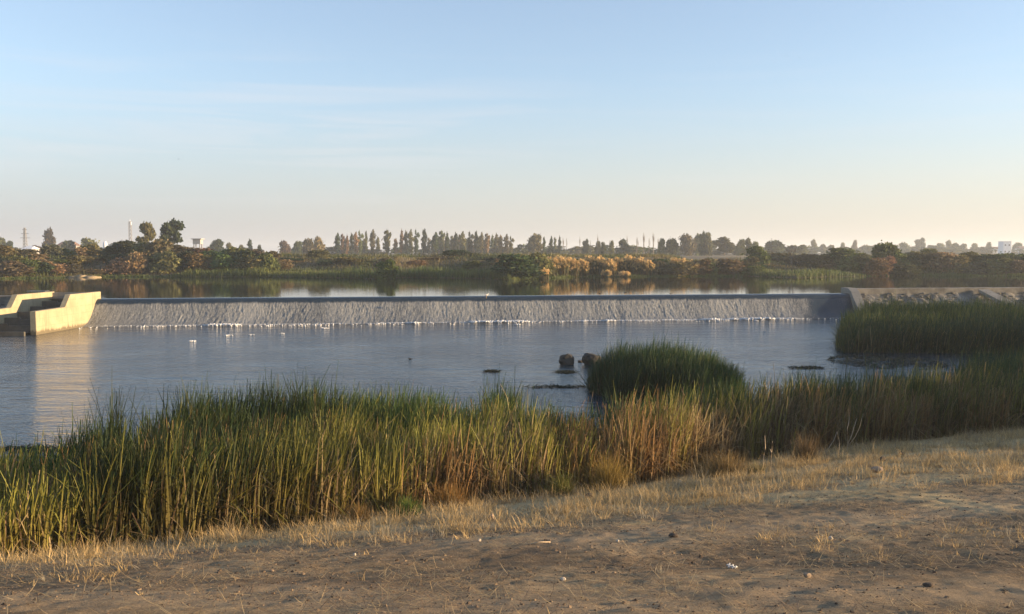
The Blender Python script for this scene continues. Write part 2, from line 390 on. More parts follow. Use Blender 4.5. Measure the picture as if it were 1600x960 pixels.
_dk = (np.exp(-((_s+_w-.50)/.05)**2)*sm(150, 500, _px)*.8+np.exp(-((_s+_w-.82)/.06)**2)+sm(.92, 1.05, _s+_w)*sm(900, 1500, _px))*_near*sm(.3, .6, fbm(XX*.8, YY*.8, 205))  # disturbed earth bands; the last term paints shade into the lower right corner
GC = np.stack([_th, np.clip(_tr, 0, 1), np.clip(_dk, 0, 1)], -1).reshape(-1, 3)
gr = tag(link('ground', npmesh('ground', V, Q, M['ground'], GC, smooth=True)), 'dry brown dirt bank in front and stubble field beyond the river', 'ground', kind='structure')

# ------------------------------------------------------------------ water sheets
def poly_sheet(name, pts, z, mat): return link(name, pymesh(name, [(x, y, z) for x, y in pts], [tuple(range(len(pts)))], mat))
tag(poly_sheet('lower_water', [(-170,8),(170,8),(170,crest_y(170)-1.6),(-170,crest_y(-170)-1.6)], 0, M['lower']), 'rippled blue grey river below the weir', 'water', kind='structure')
tag(poly_sheet('upper_water', [(-170,crest_y(-170)-.2),(WALL_L,crest_y(WALL_L)+.30),(34.2,crest_y(34.2)+.30),(170,crest_y(170)+.30),(170,160),(-170,160)], 2.3, M['upper']), 'still river pool above the weir mirroring the far bank', 'water', kind='structure')

# ------------------------------------------------------------------ weir
PROF = [(.30,2.30),(.12,2.295),(-.05,2.27),(-.22,2.21),(-.38,2.10),(-.52,1.95),(-.66,1.76),(-.82,1.54),(-1.0,1.30),(-1.2,1.06),(-1.42,.82),(-1.68,.58),(-1.98,.37),(-2.32,.20),(-2.68,.08),(-3.0,.02),(-3.3,-.03)]
def weir():
    body = MB()
    pr = [(b, z-.13) for b, z in PROF if z > .1] ; pr = [(1.4, 1.2), (.9, 2.1)]+pr+[(-2.9, -1.3), (1.4, -1.3)]
    for x in (WALL_L, 34.2):
        for b, z in pr: body.v.append((x, float(crest_y(x))+b, z))
    n = len(pr)
    for k in range(n): body.f.append((k, (k+1) % n, n+(k+1) % n, n+k))
    body.f.append(tuple(range(n))[::-1]); body.f.append(tuple(range(n, 2*n)))
    o = body.build('weir', M['greyconc']); tag(o, 'long low concrete overflow weir across the river', 'weir')
    # water sheet over it
    P = np.array(PROF); tt = np.linspace(0, len(P)-1, 46)
    pb = np.interp(tt, np.arange(len(P)), P[:, 0]); pz = np.interp(tt, np.arange(len(P)), P[:, 1])
    xs = np.arange(WALL_L, 34.2+.01, .055)
    X, T = np.meshgrid(xs, np.arange(46)); PB = pb[T]; PZ = pz[T]
    f = T/45.
    edge = .27 + .05*(fbm(X*1.7, X*0+3, 41)-.5) 
    churn = sm(0, .12, f-edge)
    shade_end = sm(27.5, 30.5, X+1.0*(vn(X*1.1, f*6, 4)-.5))       # abutment's shade put in as a smoother, darker strip of water
    churn = churn*(1-.7*shade_end)
    nz = fbm(X*4.5, PZ*1.8+PB*1.0, 55, 4)-.5; nz2 = fbm(X*13, PZ*6, 56, 3)-.5
    D = churn*(.02+.06*fbm(X*.5, X*0, 58))*(nz+nz2)
    Z = PZ+D*.75; Y = crest_y(X)+PB-D*.8
    C = np.stack([churn, f, shade_end], -1).reshape(-1, 3)
    nx = len(xs); ny = 46; i0 = (np.arange(ny-1)[:, None]*nx+np.arange(nx-1)[None]).ravel()
    me = npmesh('falling_water', np.stack([X.ravel(), Y.ravel(), Z.ravel()], 1), np.stack([i0, i0+nx, i0+nx+1, i0+1], 1), M['falls'], C, True)
    tag(link('falling_water', me), 'broken grey white water running down the weir face', 'water', kind='structure')
weir()
def lumps(pts, rad, flat, seed, n=7):
    """small irregular lumps joined as one mesh: numpy, from a low sphere"""
    r = np.random.default_rng(seed); m = 5
    th = np.linspace(0, math.pi, m); ph = np.arange(n)*2*math.pi/n
    base = np.array([(math.sin(a)*math.cos(b), math.sin(a)*math.sin(b), math.cos(a)) for a in th for b in ph])
    q = np.array([(i*n+k, (i+1)*n+k, (i+1)*n+(k+1) % n, i*n+(k+1) % n) for i in range(m-1) for k in range(n)])
    pts = np.asarray(pts); rad = np.asarray(rad); K = len(pts)
    jit = 1+.35*(r.random((K, len(base), 1))-.5)*1.6
    sc3 = rad[:, None]*np.stack([r.uniform(.7,1.4,K), r.uniform(.7,1.3,K), flat*r.uniform(.7,1.3,K)], 1)
    a = r.random(K)*6.28; ca, sa = np.cos(a)[:, None], np.sin(a)[:, None]
    vv = base[None]*jit*sc3[:, None, :]
    vv = np.stack([vv[..., 0]*ca-vv[..., 1]*sa, vv[..., 0]*sa+vv[..., 1]*ca, vv[..., 2]], -1)+pts[:, None]
    Q = (q[None]+(np.arange(K)*len(base))[:, None, None]).reshape(-1, 4)
    return vv.reshape(-1, 3), Q
def foam():
    xs = np.arange(WALL_L+.1, 33.6, .014); k = len(xs)
    w = fbm(xs*.35, xs*0, 71, 4); big = sm(.50, .68, w)
    keep = rng.random(k) < .6+.4*big+.2*vn(xs*2, xs*0, 3)
    xs = xs[keep]; big = big[keep]; k = len(xs)
    off = -2.5-rng.random(k)*(.25+.75*big)-.25*vn(xs*.3, xs*0, 9)
    pts = np.stack([xs, crest_y(xs)+off, .02+big*.10*rng.random(k)], 1)
    m2 = 1500; x2 = rng.uniform(WALL_L+.2, 33.5, m2); w2 = rng.random(m2)**2.2; ok = rng.random(m2) < (1-w2)*(.25+.75*sm(.45, .65, fbm(x2*.4, x2*0+7, 72))); x2, w2 = x2[ok], w2[ok]
    pts = np.concatenate([pts, np.stack([x2, crest_y(x2)-3.0-w2*2.6, x2*0+.012], 1)])
    V, Q = lumps(pts, np.concatenate([.03+.05*rng.random(k)+.07*big*rng.random(k), .03+.05*rng.random(len(x2))]), .7, 5)
    tag(link('foam', npmesh('foam', V, Q, M['foam'], smooth=True)), 'white line of foam along the foot of the weir', 'foam', kind='stuff')
foam()
def foam_clump(px, py, wpx, label):
    x, y = at_z(px, py, .03); r = wpx/F*y/2
    n = 16; a = rng.random(n)*6.28; q = rng.random(n)
    pts = np.stack([np.cos(a)*q*r, np.sin(a)*q*r*.9,     .01+.02*rng.random(n)], 1)
    V, Q = lumps(pts, .8*r*(.22+.2*rng.random(n)), .6, int(px))
    o = link('foam_clump', npmesh('foam_clump', V, Q, M['foam'], smooth=True)); o.location = (x, y, 0)
    tag(o, label, 'foam', 'foam clumps drifting below the weir')
for a in [(300,533,12,'faint white foam clump drifting furthest down from the weir, near the concrete wall'), (357,524,12,'thin white foam clump between the wing wall and the middle of the river'), (393,523,8,'small round white foam clump just past the thin one'),
          (441,521,9,'bright white foam clump on dark water, left of the middle'), (509,513,12,'wide white foam clump close under the foam line, left of centre'), (809,507,10,'white foam clump close under the foam line at mid river'),
          (1182,501,9,'white foam clump touching the foam line near the reeds'), (1194,518,5,'tiny bright white foam clump nearest the right hand reeds')]: foam_clump(*a)

# ------------------------------------------------------------------ concrete wing walls and fish ladder on the left
def extrude_x(name, prof, x0, x1, mat, parent=None):
    v = [(x0, y, z) for y, z in prof]+[(x1, y, z) for y, z in prof]; n = len(prof)
    f = [tuple(range(n)), tuple(range(2*n-1, n-1, -1))]+[(k, n+k, n+(k+1) % n, (k+1) % n) for k in range(n)]
    me = pymesh(name, v, f, mat); o = link(name, me, parent)
    bv = o.modifiers.new('edge', 'BEVEL'); bv.width = .03; bv.segments = 2; bv.limit_method = 'ANGLE'
    return o
prof = [(69.3,-1.3),(69.3,1.86),(73.9,1.90),(74.85,2.92),(80.4,2.92),(80.4,1.9),(83,1.9),(83,-1.3)][::-1]
o = extrude_x('wing_wall', prof, WALL_L-.47, WALL_L, M['concrete']); tag(o, 'sunlit stepped concrete wall standing between the weir and the fish ladder', 'wall', 'stepped concrete walls of the fish ladder')
prof2 = [(66.5,-1.3),(66.5,1.82),(73.4,1.90),(74.35,2.92),(80.4,2.92),(80.4,1.9),(83,1.9),(83,-1.3)][::-1]
o = extrude_x('wing_wall', prof2, -41.98, -41.5, M['concrete']); tag(o, 'half shaded stepped concrete wall on the far side of the fish ladder, cut by the photo edge', 'wall', 'stepped concrete walls of the fish ladder')
def ladder():
    t = empty('fish_ladder', (-39.6, 74, 0)); tag(t, 'dark stepped fish ladder channel between two concrete walls', 'fish ladder')
    x0, x1 = -41.49-t.location.x, WALL_L-.48-t.location.x
    wt = MB()
    for k in range(6):
        y0 = 68.4+k*1.95-74; z = .22+k*.34
        m = MB(); m.box(x0, x1, y0, y0+.22, -1.3, z+.1); m.box(x0, x0+(x1-x0)*.36, y0+.002, y0+.218, z+.1, z+.24); m.build('cross_wall', M['shadewetconc'], t)
        b = len(wt.v); wt.v += [(x0,y0+.22,z),(x1,y0+.22,z),(x1,y0+1.95,z+.0),(x0,y0+1.95,z+.0)]; wt.f.append((b,b+1,b+2,b+3))
    wt.build('pool_water', M['lower'], t)
    m = MB(); m.box(x0, x1, 80.0-74, 80.35-74, -1.3, 2.84); m.build('head_wall', M['greyconc'], t)
    m = MB(); m.box(-43.6-t.location.x, -41.9-t.location.x, 79.5-74, 80.3-74, 2.95, 3.0)
    for xx in (-43.5, -42.8, -42.1): m.box(xx-.03-t.location.x, xx+.03-t.location.x, 79.6-74, 79.66-74, 2.2, 2.95)
    m.build('deck', M['steel'], t)
ladder()
# right abutment
profr = [(92.2,-1.3),(92.2,2.82),(90.2,2.82),(89.5,2.52),(88.6,1.75),(87.6,1.0),(86.6,.5),(85.4,.3),(84.4,-1.3)]
o = extrude_x('abutment', profr, 34.2, 35.1, M['greyconc']); tag(o, 'grey concrete abutment with curved downstream nose at the reed end of the weir', 'abutment')

def rubble_dam(name, x0, x1, label, seed, top=2.78):
    t = empty(name, ((x0+x1)/2, float(crest_y((x0+x1)/2)), 0)); tag(t, label, 'embankment')
    ox, oy, _ = t.location
    xs = np.arange(x0, x1, .25); us = np.linspace(0, 1, 34)
    X, U = np.meshgrid(xs, us)
    b = .2-6.8*U; z = top-.55-(top+.35)*U**.9
    z = z+.22*(fbm(X*1.1, b*1.1, seed)-.5)*2+.12*(fbm(X*4, b*4, seed+1)-.5)
    V = np.stack([X-ox, crest_y(X)+b-oy, z], -1).reshape(-1, 3); nx = len(xs)
    i0 = (np.arange(33)[:, None]*nx+np.arange(nx-1)[None]).ravel()
    link('slope', npmesh('slope', V, np.stack([i0, i0+nx, i0+nx+1, i0+1], 1), M['rock'], smooth=False), t)
    n = int((x1-x0)*45); rx = rng.uniform(x0, x1, n); rb = rng.uniform(0, 1, n)
    pz = top-.55-(top+.35)*rb**.9
    V, Q = lumps(np.stack([rx-ox, crest_y(rx)+.2-6.8*rb-oy, pz+.02], 1), .10+.18*rng.random(n)**2, .38, seed)
    o = link('rubble', npmesh('rubble', V, Q, M['rock']), t); o['kind'] = 'stuff'
    mb = MB(); 
    for k, xx in enumerate((x0, x1)):
        yy = float(crest_y(xx))-oy
        mb.v += [(xx-ox, yy+.15, -1.3),(xx-ox, yy+1.1, -1.3),(xx-ox, yy+1.1, top),(xx-ox, yy+.15, top-.02)]
    mb.f = [(0,1,2,3),(7,6,5,4),(0,3,7,4),(1,5,6,2),(3,2,6,7),(0,4,5,1)]
    mb.build('crest_wall', M['rock'], t)
    return t
rubble_dam('rubble_embankment', 35.1, 120, 'grey stone covered embankment slope running from the abutment behind the reeds', 91)
rubble_dam('rubble_embankment', -110, -42.0, 'dark rubble embankment beside the fish ladder at the photo edge', 97, 2.6)
# slanting concrete strip on the right embankment
m = MB(); x, y = 48.5, float(crest_y(48.5))
m.v = [(0,0,2.5),(1.1,0,2.5),(2.6,-6,.35),(1.5,-6,.35),(0,0,2.2),(1.1,0,2.2),(2.6,-6,0),(1.5,-6,0)]; m.f = [(0,3,2,1),(4,5,6,7),(0,1,5,4),(1,2,6,5),(2,3,7,6),(3,0,4,7)]
o = m.build('drain_channel', M['greyconc']); o.location = (x, y, .12); tag(o, 'pale concrete strip slanting down the stone embankment', 'drain')

# ------------------------------------------------------------------ blades
def blades(P, H, wid, az, lean, curl, cb, ct, S=5, kink=None, taper=.9):
    """P base (n,3); H height; az lean azimuth; lean tilt; curl bend; cb/ct colours at base and tip"""
    n = len(P); t = np.linspace(0, 1, S+1)[None]
    ang = lean[:, None]+curl[:, None]*t**1.6
    if kink is not None:
        ang = ang+kink[:, 1:2]*sm(kink[:, 0:1]-.08, kink[:, 0:1]+.08, t)
    ds = (H/S)[:, None]
    am = (ang[:, 1:]+ang[:, :-1])/2
    r = np.concatenate([np.zeros((n, 1)), np.cumsum(np.sin(am)*ds, 1)], 1); z = np.concatenate([np.zeros((n, 1)), np.cumsum(np.cos(am)*ds, 1)], 1)
    cx, cy = np.cos(az)[:, None], np.sin(az)[:, None]
    tw = az+rng.uniform(.4, 2.7, n)
    wx, wy = np.cos(tw)[:, None], np.sin(tw)[:, None]
    ww = wid[:, None]*(1-taper*t**2)*.5
    X = P[:, 0:1]+r*cx; Y = P[:, 1:2]+r*cy; Z = P[:, 2:3]+z
    V = np.stack([np.stack([X-wx*ww, Y-wy*ww, Z], -1), np.stack([X+wx*ww, Y+wy*ww, Z], -1)], 2)  # n,S+1,2,3
    C = cb[:, None]*(1-t[..., None])+ct[:, None]*t[..., None]
    C = np.repeat(C[:, :, None], 2, 2)
    b = (np.arange(n)*(S+1)*2)[:, None]+(np.arange(S)*2)[None]
    Q = np.stack([b, b+1, b+3, b+2], -1).reshape(-1, 4)
    return V.reshape(-1, 3), Q, C.reshape(-1, 3)
def join(parts):
    V, Q, C, o = [], [], [], 0
    for v, q, c in parts: V.append(v); Q.append(q+o); C.append(c); o += len(v)
    return np.concatenate(V), np.concatenate(Q), np.concatenate(C)
def arr(*c): return np.array(c, float)
GREEN_D = arr(.018,.050,.014); GREEN = arr(.055,.110,.022); YGREEN = arr(.22,.22,.04); TAN = arr(.46,.34,.17); BROWN = arr(.17,.105,.055); OCHRE = arr(.27,.19,.06)

REAR = [(-350,735),(0,722),(98,712),(104,712),(110,678),(150,660),(200,645),(300,628),(400,622),(500,618),(590,604),(640,614),(700,624),(745,628),(752,612),(760,608),(800,608),(812,624),(850,626),(900,640),(935,648),(965,640),(1000,622),(1080,612),(1180,602),(1250,590),(1300,590),(1400,590),(1500,576),(1600,560),(1900,560)]
RX, RY = np.array([at_z(a, b, 1.9) for a, b in REAR]).T
_o = np.argsort(RX); RX, RY = RX[_o], RY[_o]
def rear_y(x): return np.interp(x, RX, RY)

def reed_stand(name, label, sample, n, hfun, cfun, leaves=3, wid=(.02,.042), seed=0, bias=(.03,.0), tone=None, och=.85):
    """clusters of leaves; sample(n)->x,y ; hfun(x,y)->height ; cfun(x,y)->(green,yellow,dead) weights"""
    x, y = sample(n); n = len(x)
    h = hfun(x, y)*(.80+.36*vn(x*2.4, y*2.4, 91))*(1+.25*rng.random(n)*(rng.random(n) < .08))
    parts = []
    for k in range(leaves):
        jx, jy = x+rng.normal(0, .07, n), y+rng.normal(0, .07, n)
        hh = h*rng.uniform(.62, 1.05, n)
        z = np.maximum(G(jx, jy, False), -.25)
        P = np.stack([jx, jy, z-.02], 1); hh = hh-(z-np.maximum(z, 0))
        az = rng.random(n)*6.283; lean = np.abs(rng.normal(0, .07, n)); 
        curl = np.abs(rng.normal(.16, .30, n))
        fall = rng.random(n) < .10; lean = np.where(fall, rng.uniform(.3, 1.0, n), lean)
        vx, vy = np.cos(az)*lean+bias[0], np.sin(az)*lean+bias[1]; lean = np.hypot(vx, vy); az = np.arctan2(vy, vx)
        g, yl, dd = cfun(jx, jy)
        u = rng.random(n); dead = u < dd; yel = (~dead) & (u < dd+yl)
        dk = rng.random(n)[:, None]
        ct = np.where(dead[:, None], TAN*(.45+.8*dk), np.where(yel[:, None], YGREEN*(.55+.75*dk), (GREEN_D*(1-g[:, None])+GREEN*g[:, None])*(.6+.8*dk)))
        br = (rng.random(n) < .3)[:, None]
        ct = np.where(dead[:, None] & br, BROWN*(.6+.8*dk), ct)
        ru = sm(.56, .70, fbm(jx*.55, jy*.35, 133, 3))*(rng.random(n) < .6)*(och > .5)
        ct = np.where((ru > .5)[:, None] & (dead | yel)[:, None], arr(.34,.20,.08)*(.6+.8*dk), ct)
        cb = np.where(dead[:, None], ct*.75, ct*(.3 if och > .5 else .6)+och*OCHRE)
        tn = 1.0 if tone is None else (tone(jx, jy)[:, None] if callable(tone) else tone)
        kn = np.zeros((n, 2)); kk = rng.random(n) < np.where(dead, .5, .15); kn[:, 0] = rng.uniform(.3, .85, n); kn[:, 1] = np.where(kk, rng.uniform(.6, 2.3, n), 0)
        hh = np.where(dead, hh*rng.uniform(.5, 1, n), hh)
        parts.append(blades(P, hh, rng.uniform(*wid, n), az, lean, curl, cb*tn, ct*tn, 6, kn, .72))
    V, Q, C = join(parts)
    o = link(name, npmesh(name, V, Q, M['reed'], C)); tag(o, label, 'reeds', kind='stuff'); return o

def edge_shift(x, y): return np.interp(800+F*x/y, [-200, 150, 420, 700], [1.9, 1.5, .7, .15])
def belt_sampler(x0, x1):
    def f(n):
        x = rng.uniform(x0, x1, n*3); y = rng.uniform(13, 46, n*3)
        e = edge_y(x)+.9*(fbm(x*.6, x*0, 77)-.5)-edge_shift(x, y); r = rear_y(x)+.5*(vn(x*1.3, x*0, 7)-.5)
        k = (y > e) & (y < r); x, y = x[k], y[k]
        c = fbm(x*.8, y*.8, 14, 3); k = rng.random(len(x)) < .35+1.3*sm(.35, .6, c); x, y = x[k], y[k]
        return x, y
    return f
def belt_h(x, y):
    px = 800+F*x/y
    f = (y-edge_y(x))/np.maximum(.5, rear_y(x)-edge_y(x))
    h = 2.15+.5*(fbm(x*.45, y*.45, 19, 3)-.5)*1.6
    h = h*(.86+.14*sm(0, .35, f))
    h = h*np.interp(px, [820, 880, 935, 990], [1, .85, .85, 1])
    h = h*np.interp(px, [-50, 60, 112, 118], [.80, .82, .84, 1])*np.interp(px, [118, 200, 420, 520], [1.14, 1.12, 1.06, 1])
    return h
def belt_c(x, y):
    px = 800+F*x/y
    f = np.clip((y-edge_y(x))/np.maximum(.5, rear_y(x)-edge_y(x)), 0, 1)
    nz = fbm(x*.9, y*.5, 29, 3)
    rearness = sm(.25, .75, f+.5*(nz-.5))
    g = .25+.75*rearness*.4
    left = sm(1100, 700, px)
    dead = np.clip(.52-.47*rearness+.9*(fbm(x*1.3, y*.4, 37, 3)-.5), .03, .8)*np.interp(px, [0, 105, 125, 380, 600, 800, 1000, 1250, 1600], [.8,.7,.25,.5,1.15,1.3,1.5,1.5,1.0])
    yel = np.clip(.62-.62*rearness, .06, .8)*np.interp(px, [0, 105, 125, 380, 520, 900, 1050, 1200, 1600], [1.1,1.0,.32,.45,.95,1.0,.8,.35,.35])
    return g, yel, dead
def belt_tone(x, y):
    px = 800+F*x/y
    return np.interp(px, [0, 900, 1030, 1150, 1600], [.95, 1.0, .9, .78, .72])*np.interp(px, [100, 130, 480, 600], [.9, .50, .60, .9])*(.7+.6*fbm(x*1.1, y*.7, 95, 3))  # patchy leaf tone; the drop towards the right paints in tree shade
reed_stand('cattails', 'tall green and yellow cattails at the near water edge, below the concrete walls', belt_sampler(-14, -3.0), 18500, belt_h, belt_c, tone=belt_tone)
reed_stand('cattails', 'yellow and straw coloured cattails in the middle of the near bank', belt_sampler(-3.0, 5.0), 17500, belt_h, belt_c, tone=belt_tone)
reed_stand('cattails', 'brown shaded cattails at the near bank behind the dead twigs', belt_sampler(5.0, 26), 33000, belt_h, belt_c, tone=belt_tone)
reed_stand('cattails', 'cattails of the near bank beyond the left edge of the photo', belt_sampler(-24, -14), 2500, belt_h, belt_c, tone=belt_tone)

def ell_sampler(cx, cy, rx, ry, ex=2.4):
    def f(n):
        x = rng.uniform(-1, 1, n); y = rng.uniform(-1, 1, n)
        r = (np.abs(x)**ex+np.abs(y)**ex)**(1/ex); k = r < 1.05-.30*vn(np.arctan2(y, x)*3, x*0, 5); return cx+rx*x[k], cy+ry*y[k]
    return f
cxB, cyB = 7.1, 41.5
def hB(x, y): return .88*(.95+1.45*np.clip(1.0-((x-cxB+.2)/3.9)**2-((y-cyB)/7)**2, .0, 1)**.8)*(1+.35*(fbm(x*1.6, y*1.6, 8)-.5)*2)
reed_stand('cattails', 'dark green island of cattails beside the two river rocks', ell_sampler(cxB, cyB, 3.7, 4.3), 9500, hB, lambda x, y: (sm(7.5, 10.5, x)*.8+.12, sm(8, 10.5, x)*.35+.02, x*0+.02), wid=(.02,.035), tone=.85, och=.15)
def sampC(n):
    x = rng.uniform(20.2, 60, n*2); y = rng.uniform(56, 70, n*2); k = (x > (.364+.012*vn(y*.7, y*0, 3))*y) & (y > 56.6+1.0*vn(x*.3, x*0, 4)-(x-21)*.02); return x[k], y[k]
def hC(x, y): return 2.2+.35*(fbm(x*.35, y*.35, 61)-.5)*2-1.1*np.exp(-np.clip(x-.37*y, 0, 99)/.9)+.05*(y-58)
reed_stand('cattails', 'large shaded green cattail bed in front of the stone embankment', sampC, 26000, hC, lambda x, y: (sm(58, 66, y)*.5+.1, .12+.3*sm(57.5, 64, y), .10+.28*sm(.45,.65,fbm(x*.25,y*.1,12))), wid=(.025,.045), tone=.85, och=.15)  # tone darkens these leaf colours to stand in for shade over the bed
def sampD(n):
    x = rng.uniform(18.8, 40, n*2); y = rng.uniform(33, 46, n*2); k = (x > 19.0+1.5*vn(y*.5, y*0, 9)) & (y > rear_y(x)-1) & (y < 39.5+(x-19)*.25+1.5*vn(x*.4, x*0, 6)); return x[k], y[k]
reed_stand('cattails', 'olive cattails with pale tips between the near bank and the large cattail bed', sampD, 11000, lambda x, y: 2.1+.4*(fbm(x*.6, y*.6, 3)-.5)*2, lambda x, y: (x*0+.3, x*0+.28, x*0+.12), wid=(.02,.035), tone=.75, och=.2)

# ------------------------------------------------------------------ dry grass, straw litter, clods
def fringe():
    def dens_at(x, y):
        e = edge_y(x); s = (e-y)/(e-6.6); px = 800+F*x/y
        wob = .25*(fbm(x*.5, y*.5, 43)-.5)
        lim = np.interp(px, [0, 400, 800, 1200, 1600], [.80, .68, .62, .62, .52])
        d = sm(-.06, .03, s+wob*.2-edge_shift(x, y)/11)*(1-sm(lim*.5, lim, s+wob*1.5)); cl = sm(.36, .64, fbm(x*1.3, y*1.7, 47, 4)); d = d*(.3+.7*cl)
        strip = np.exp(-((s-.74)/.07)**2)*sm(1000, 1350, px)*sm(.45, .6, fbm(x*1.1, y*1.1, 49, 3))
        strip2 = np.exp(-((s-.70)/.10)**2)*sm(420, 100, px)*sm(.42, .6, fbm(x*1.1, y*1.1, 50, 3))*.8
        return np.maximum(np.maximum(d, .6*strip), np.maximum(.03*sm(.55, .72, fbm(x*1.3, y*1.3, 53, 3)), .6*strip2)), s, cl
    n = 56000; tx = rng.uniform(-13, 20, n); ty = rng.uniform(6, 30, n); d, s, cl = dens_at(tx, ty)
    k = rng.random(n) < d; tx, ty, s, cl = tx[k], ty[k], s[k], cl[k]; m = len(tx)
    size = rng.uniform(.5, 1.5, m)*(.6+.6*cl)*np.where(s < .55, 1, .65); cnt = (5+20*size*rng.random(m)).astype(int)
    tone = rng.uniform(.55, 1.25, m); comb = rng.random(m)*6.28; grey = rng.random(m) < .22; laid = rng.random(m) < .45
    i = np.repeat(np.arange(m), cnt); n = len(i)
    a = rng.random(n)*6.283; q = np.abs(rng.normal(0, .10, n))*size[i]
    x = tx[i]+np.cos(a)*q; y = ty[i]+np.sin(a)*q
    az = np.where(rng.random(n) < .55, a, comb[i]+rng.normal(0, .4, n)); lean = np.abs(rng.normal(.45, .35, n))+np.where(laid[i], .75, 0); curl = np.abs(rng.normal(.5, .6, n))
    H = (.06+.20*rng.random(n)**1.5)*size[i]*np.where(rng.random(n) < .05, 1.6, 1)
    dk = rng.random(n)[:, None]; c = np.where(grey[i][:, None], arr(.42,.37,.27), arr(.66,.47,.22))*(.6+.6*dk)*tone[i][:, None]
    V, Q, C = blades(np.stack([x, y, G(x, y)-.005], 1), H, rng.uniform(.004,.009, n), az, lean, curl, c*.75, c, 4)
    tag(link('dry_grass', npmesh('dry_grass', V, Q, M['straw'], C)), 'golden dry grass along the top of the near bank', 'grass', kind='stuff')
    # straw litter on the bare earth
    n = 190000; x = rng.uniform(-12, 17, n); y = rng.uniform(6, 24, n); e = edge_y(x); s = (e-y)/(e-6.6)
    k = (s > .2) & (rng.random(n) < .10+.9*sm(.42, .64, fbm(x*1.2, y*1.5, 57, 4))); x, y = x[k], y[k]; n = len(x)
    dk = rng.random(n)[:, None]; c = np.where(rng.random(n)[:, None] < .6, arr(.46,.34,.18), arr(.2,.14,.09))*(.6+.7*dk)
    V, Q, C = blades(np.stack([x, y, G(x, y)+.012], 1), rng.uniform(.05, .26, n), rng.uniform(.003,.008, n), rng.random(n)*6.283, rng.uniform(1.3, 1.6, n), rng.normal(0, .35, n), c, c, 3)
    tag(link('straw', npmesh('straw', V, Q, M['straw'], C)), 'loose straw lying on the bare brown earth', 'straw', kind='stuff')
    n = 55000; x = rng.uniform(-12, 17, n); y = rng.uniform(6, 24, n); e = edge_y(x); s = (e-y)/(e-6.6)
    k = (s > .3) & (rng.random(n) < .15+.85*sm(.4, .6, fbm(x*.9, y*1.2, 63, 4))); x, y = x[k], y[k]; n = len(x)
    V, Q = lumps(np.stack([x, y, G(x, y)+.001], 1), .004+.016*rng.random(n)**9+.005*rng.random(n), .7, 66, 6)
    sh = .6+.8*rng.random(n); C = np.repeat(np.where(rng.random(n)[:, None] < .5, arr(.12,.085,.06), arr(.26,.19,.125))*sh[:, None], 30, 0)
    tag(link('gravel', npmesh('gravel', V, Q, M['straw'], C)), 'small clods and stones strewn over the dirt', 'gravel', kind='stuff')
fringe()

# ------------------------------------------------------------------ haze (after the structure it fills)
def haze(density=.00040, top=30):
    m = bpy.data.materials.new('haze'); m.use_nodes = True; n = m.node_tree.nodes; n.clear()
    out = n.new('ShaderNodeOutputMaterial'); v = n.new('ShaderNodeVolumePrincipled')
    v.inputs['Color'].default_value = (.82,.90,1.0,1); v.inputs['Density'].default_value = density; v.inputs['Anisotropy'].default_value = .2
    m.node_tree.links.new(v.outputs[0], out.inputs['Volume'])
    b = MB(); b.box(-2650, 2650, -110, 2650, -2.4, top); o = b.build('haze', m); tag(o, 'thin pale haze over the whole river plain', 'haze', kind='stuff')
haze()

# ------------------------------------------------------------------ rocks in the river, stones on the bank
def rock_mesh(name, mat, seed, sub=3, flat=1.0, rough=.28):
    import bmesh
    bm = bmesh.new(); bmesh.ops.create_icosphere(bm, subdivisions=sub, radius=1)
    r = random.Random(seed); cuts = [(mathutils.Vector((r.gauss(0,1), r.gauss(0,1), r.gauss(0,1))).normalized(), r.uniform(.6, .9)) for _ in range(9)]
    for v in bm.verts:
        p = v.co.copy()
        for d, c in cuts:
            k = p.dot(d)-c
            if k > 0: p -= d*k*.92
        nn = mathutils.noise.fractal(p*2.3+mathutils.Vector((seed, 0, 0)), 1, 2, 4)
        p *= 1+rough*.35*nn; p.z *= flat; v.co = p
    me = bpy.data.meshes.new(name); bm.to_mesh(me); bm.free(); me.materials.append(mat); return me
def rock(name, px, py, w, h, mat, label, cat, seed, z=0, dy=.8, group=None, near=False, sink=.12, rz=0):
    """base centre of the stone at px, py; width and height in photo pixels"""
    if near: x, y, z = ground_at(px, py)
    else: x, y = at_z(px, py, z)
    s = y/F
    o = link(name, rock_mesh(name, mat, seed, 3 if not near else 2)); o.scale = (w*s/2/.85, w*s/2*dy/.85, h*s/2/.8); o.location = (x, y+w*s*.3, z+h*s*(.5-sink)); o.rotation_euler.z = rz
    tag(o, label, cat, group); return o
rock('river_rock', 886, 571, 22, 18, M['riverrock'], 'smaller rounded grey rock standing alone in the river left of the other', 'rock', 3)
rock('river_rock', 925, 571, 26, 21, M['riverrock'], 'larger grey rock touching the cattail island', 'rock', 8)
rock('river_rock', 907, 566.5, 9, 3.5, M['clod'], 'low dark stone barely above water between the two rocks', 'rock', 5)
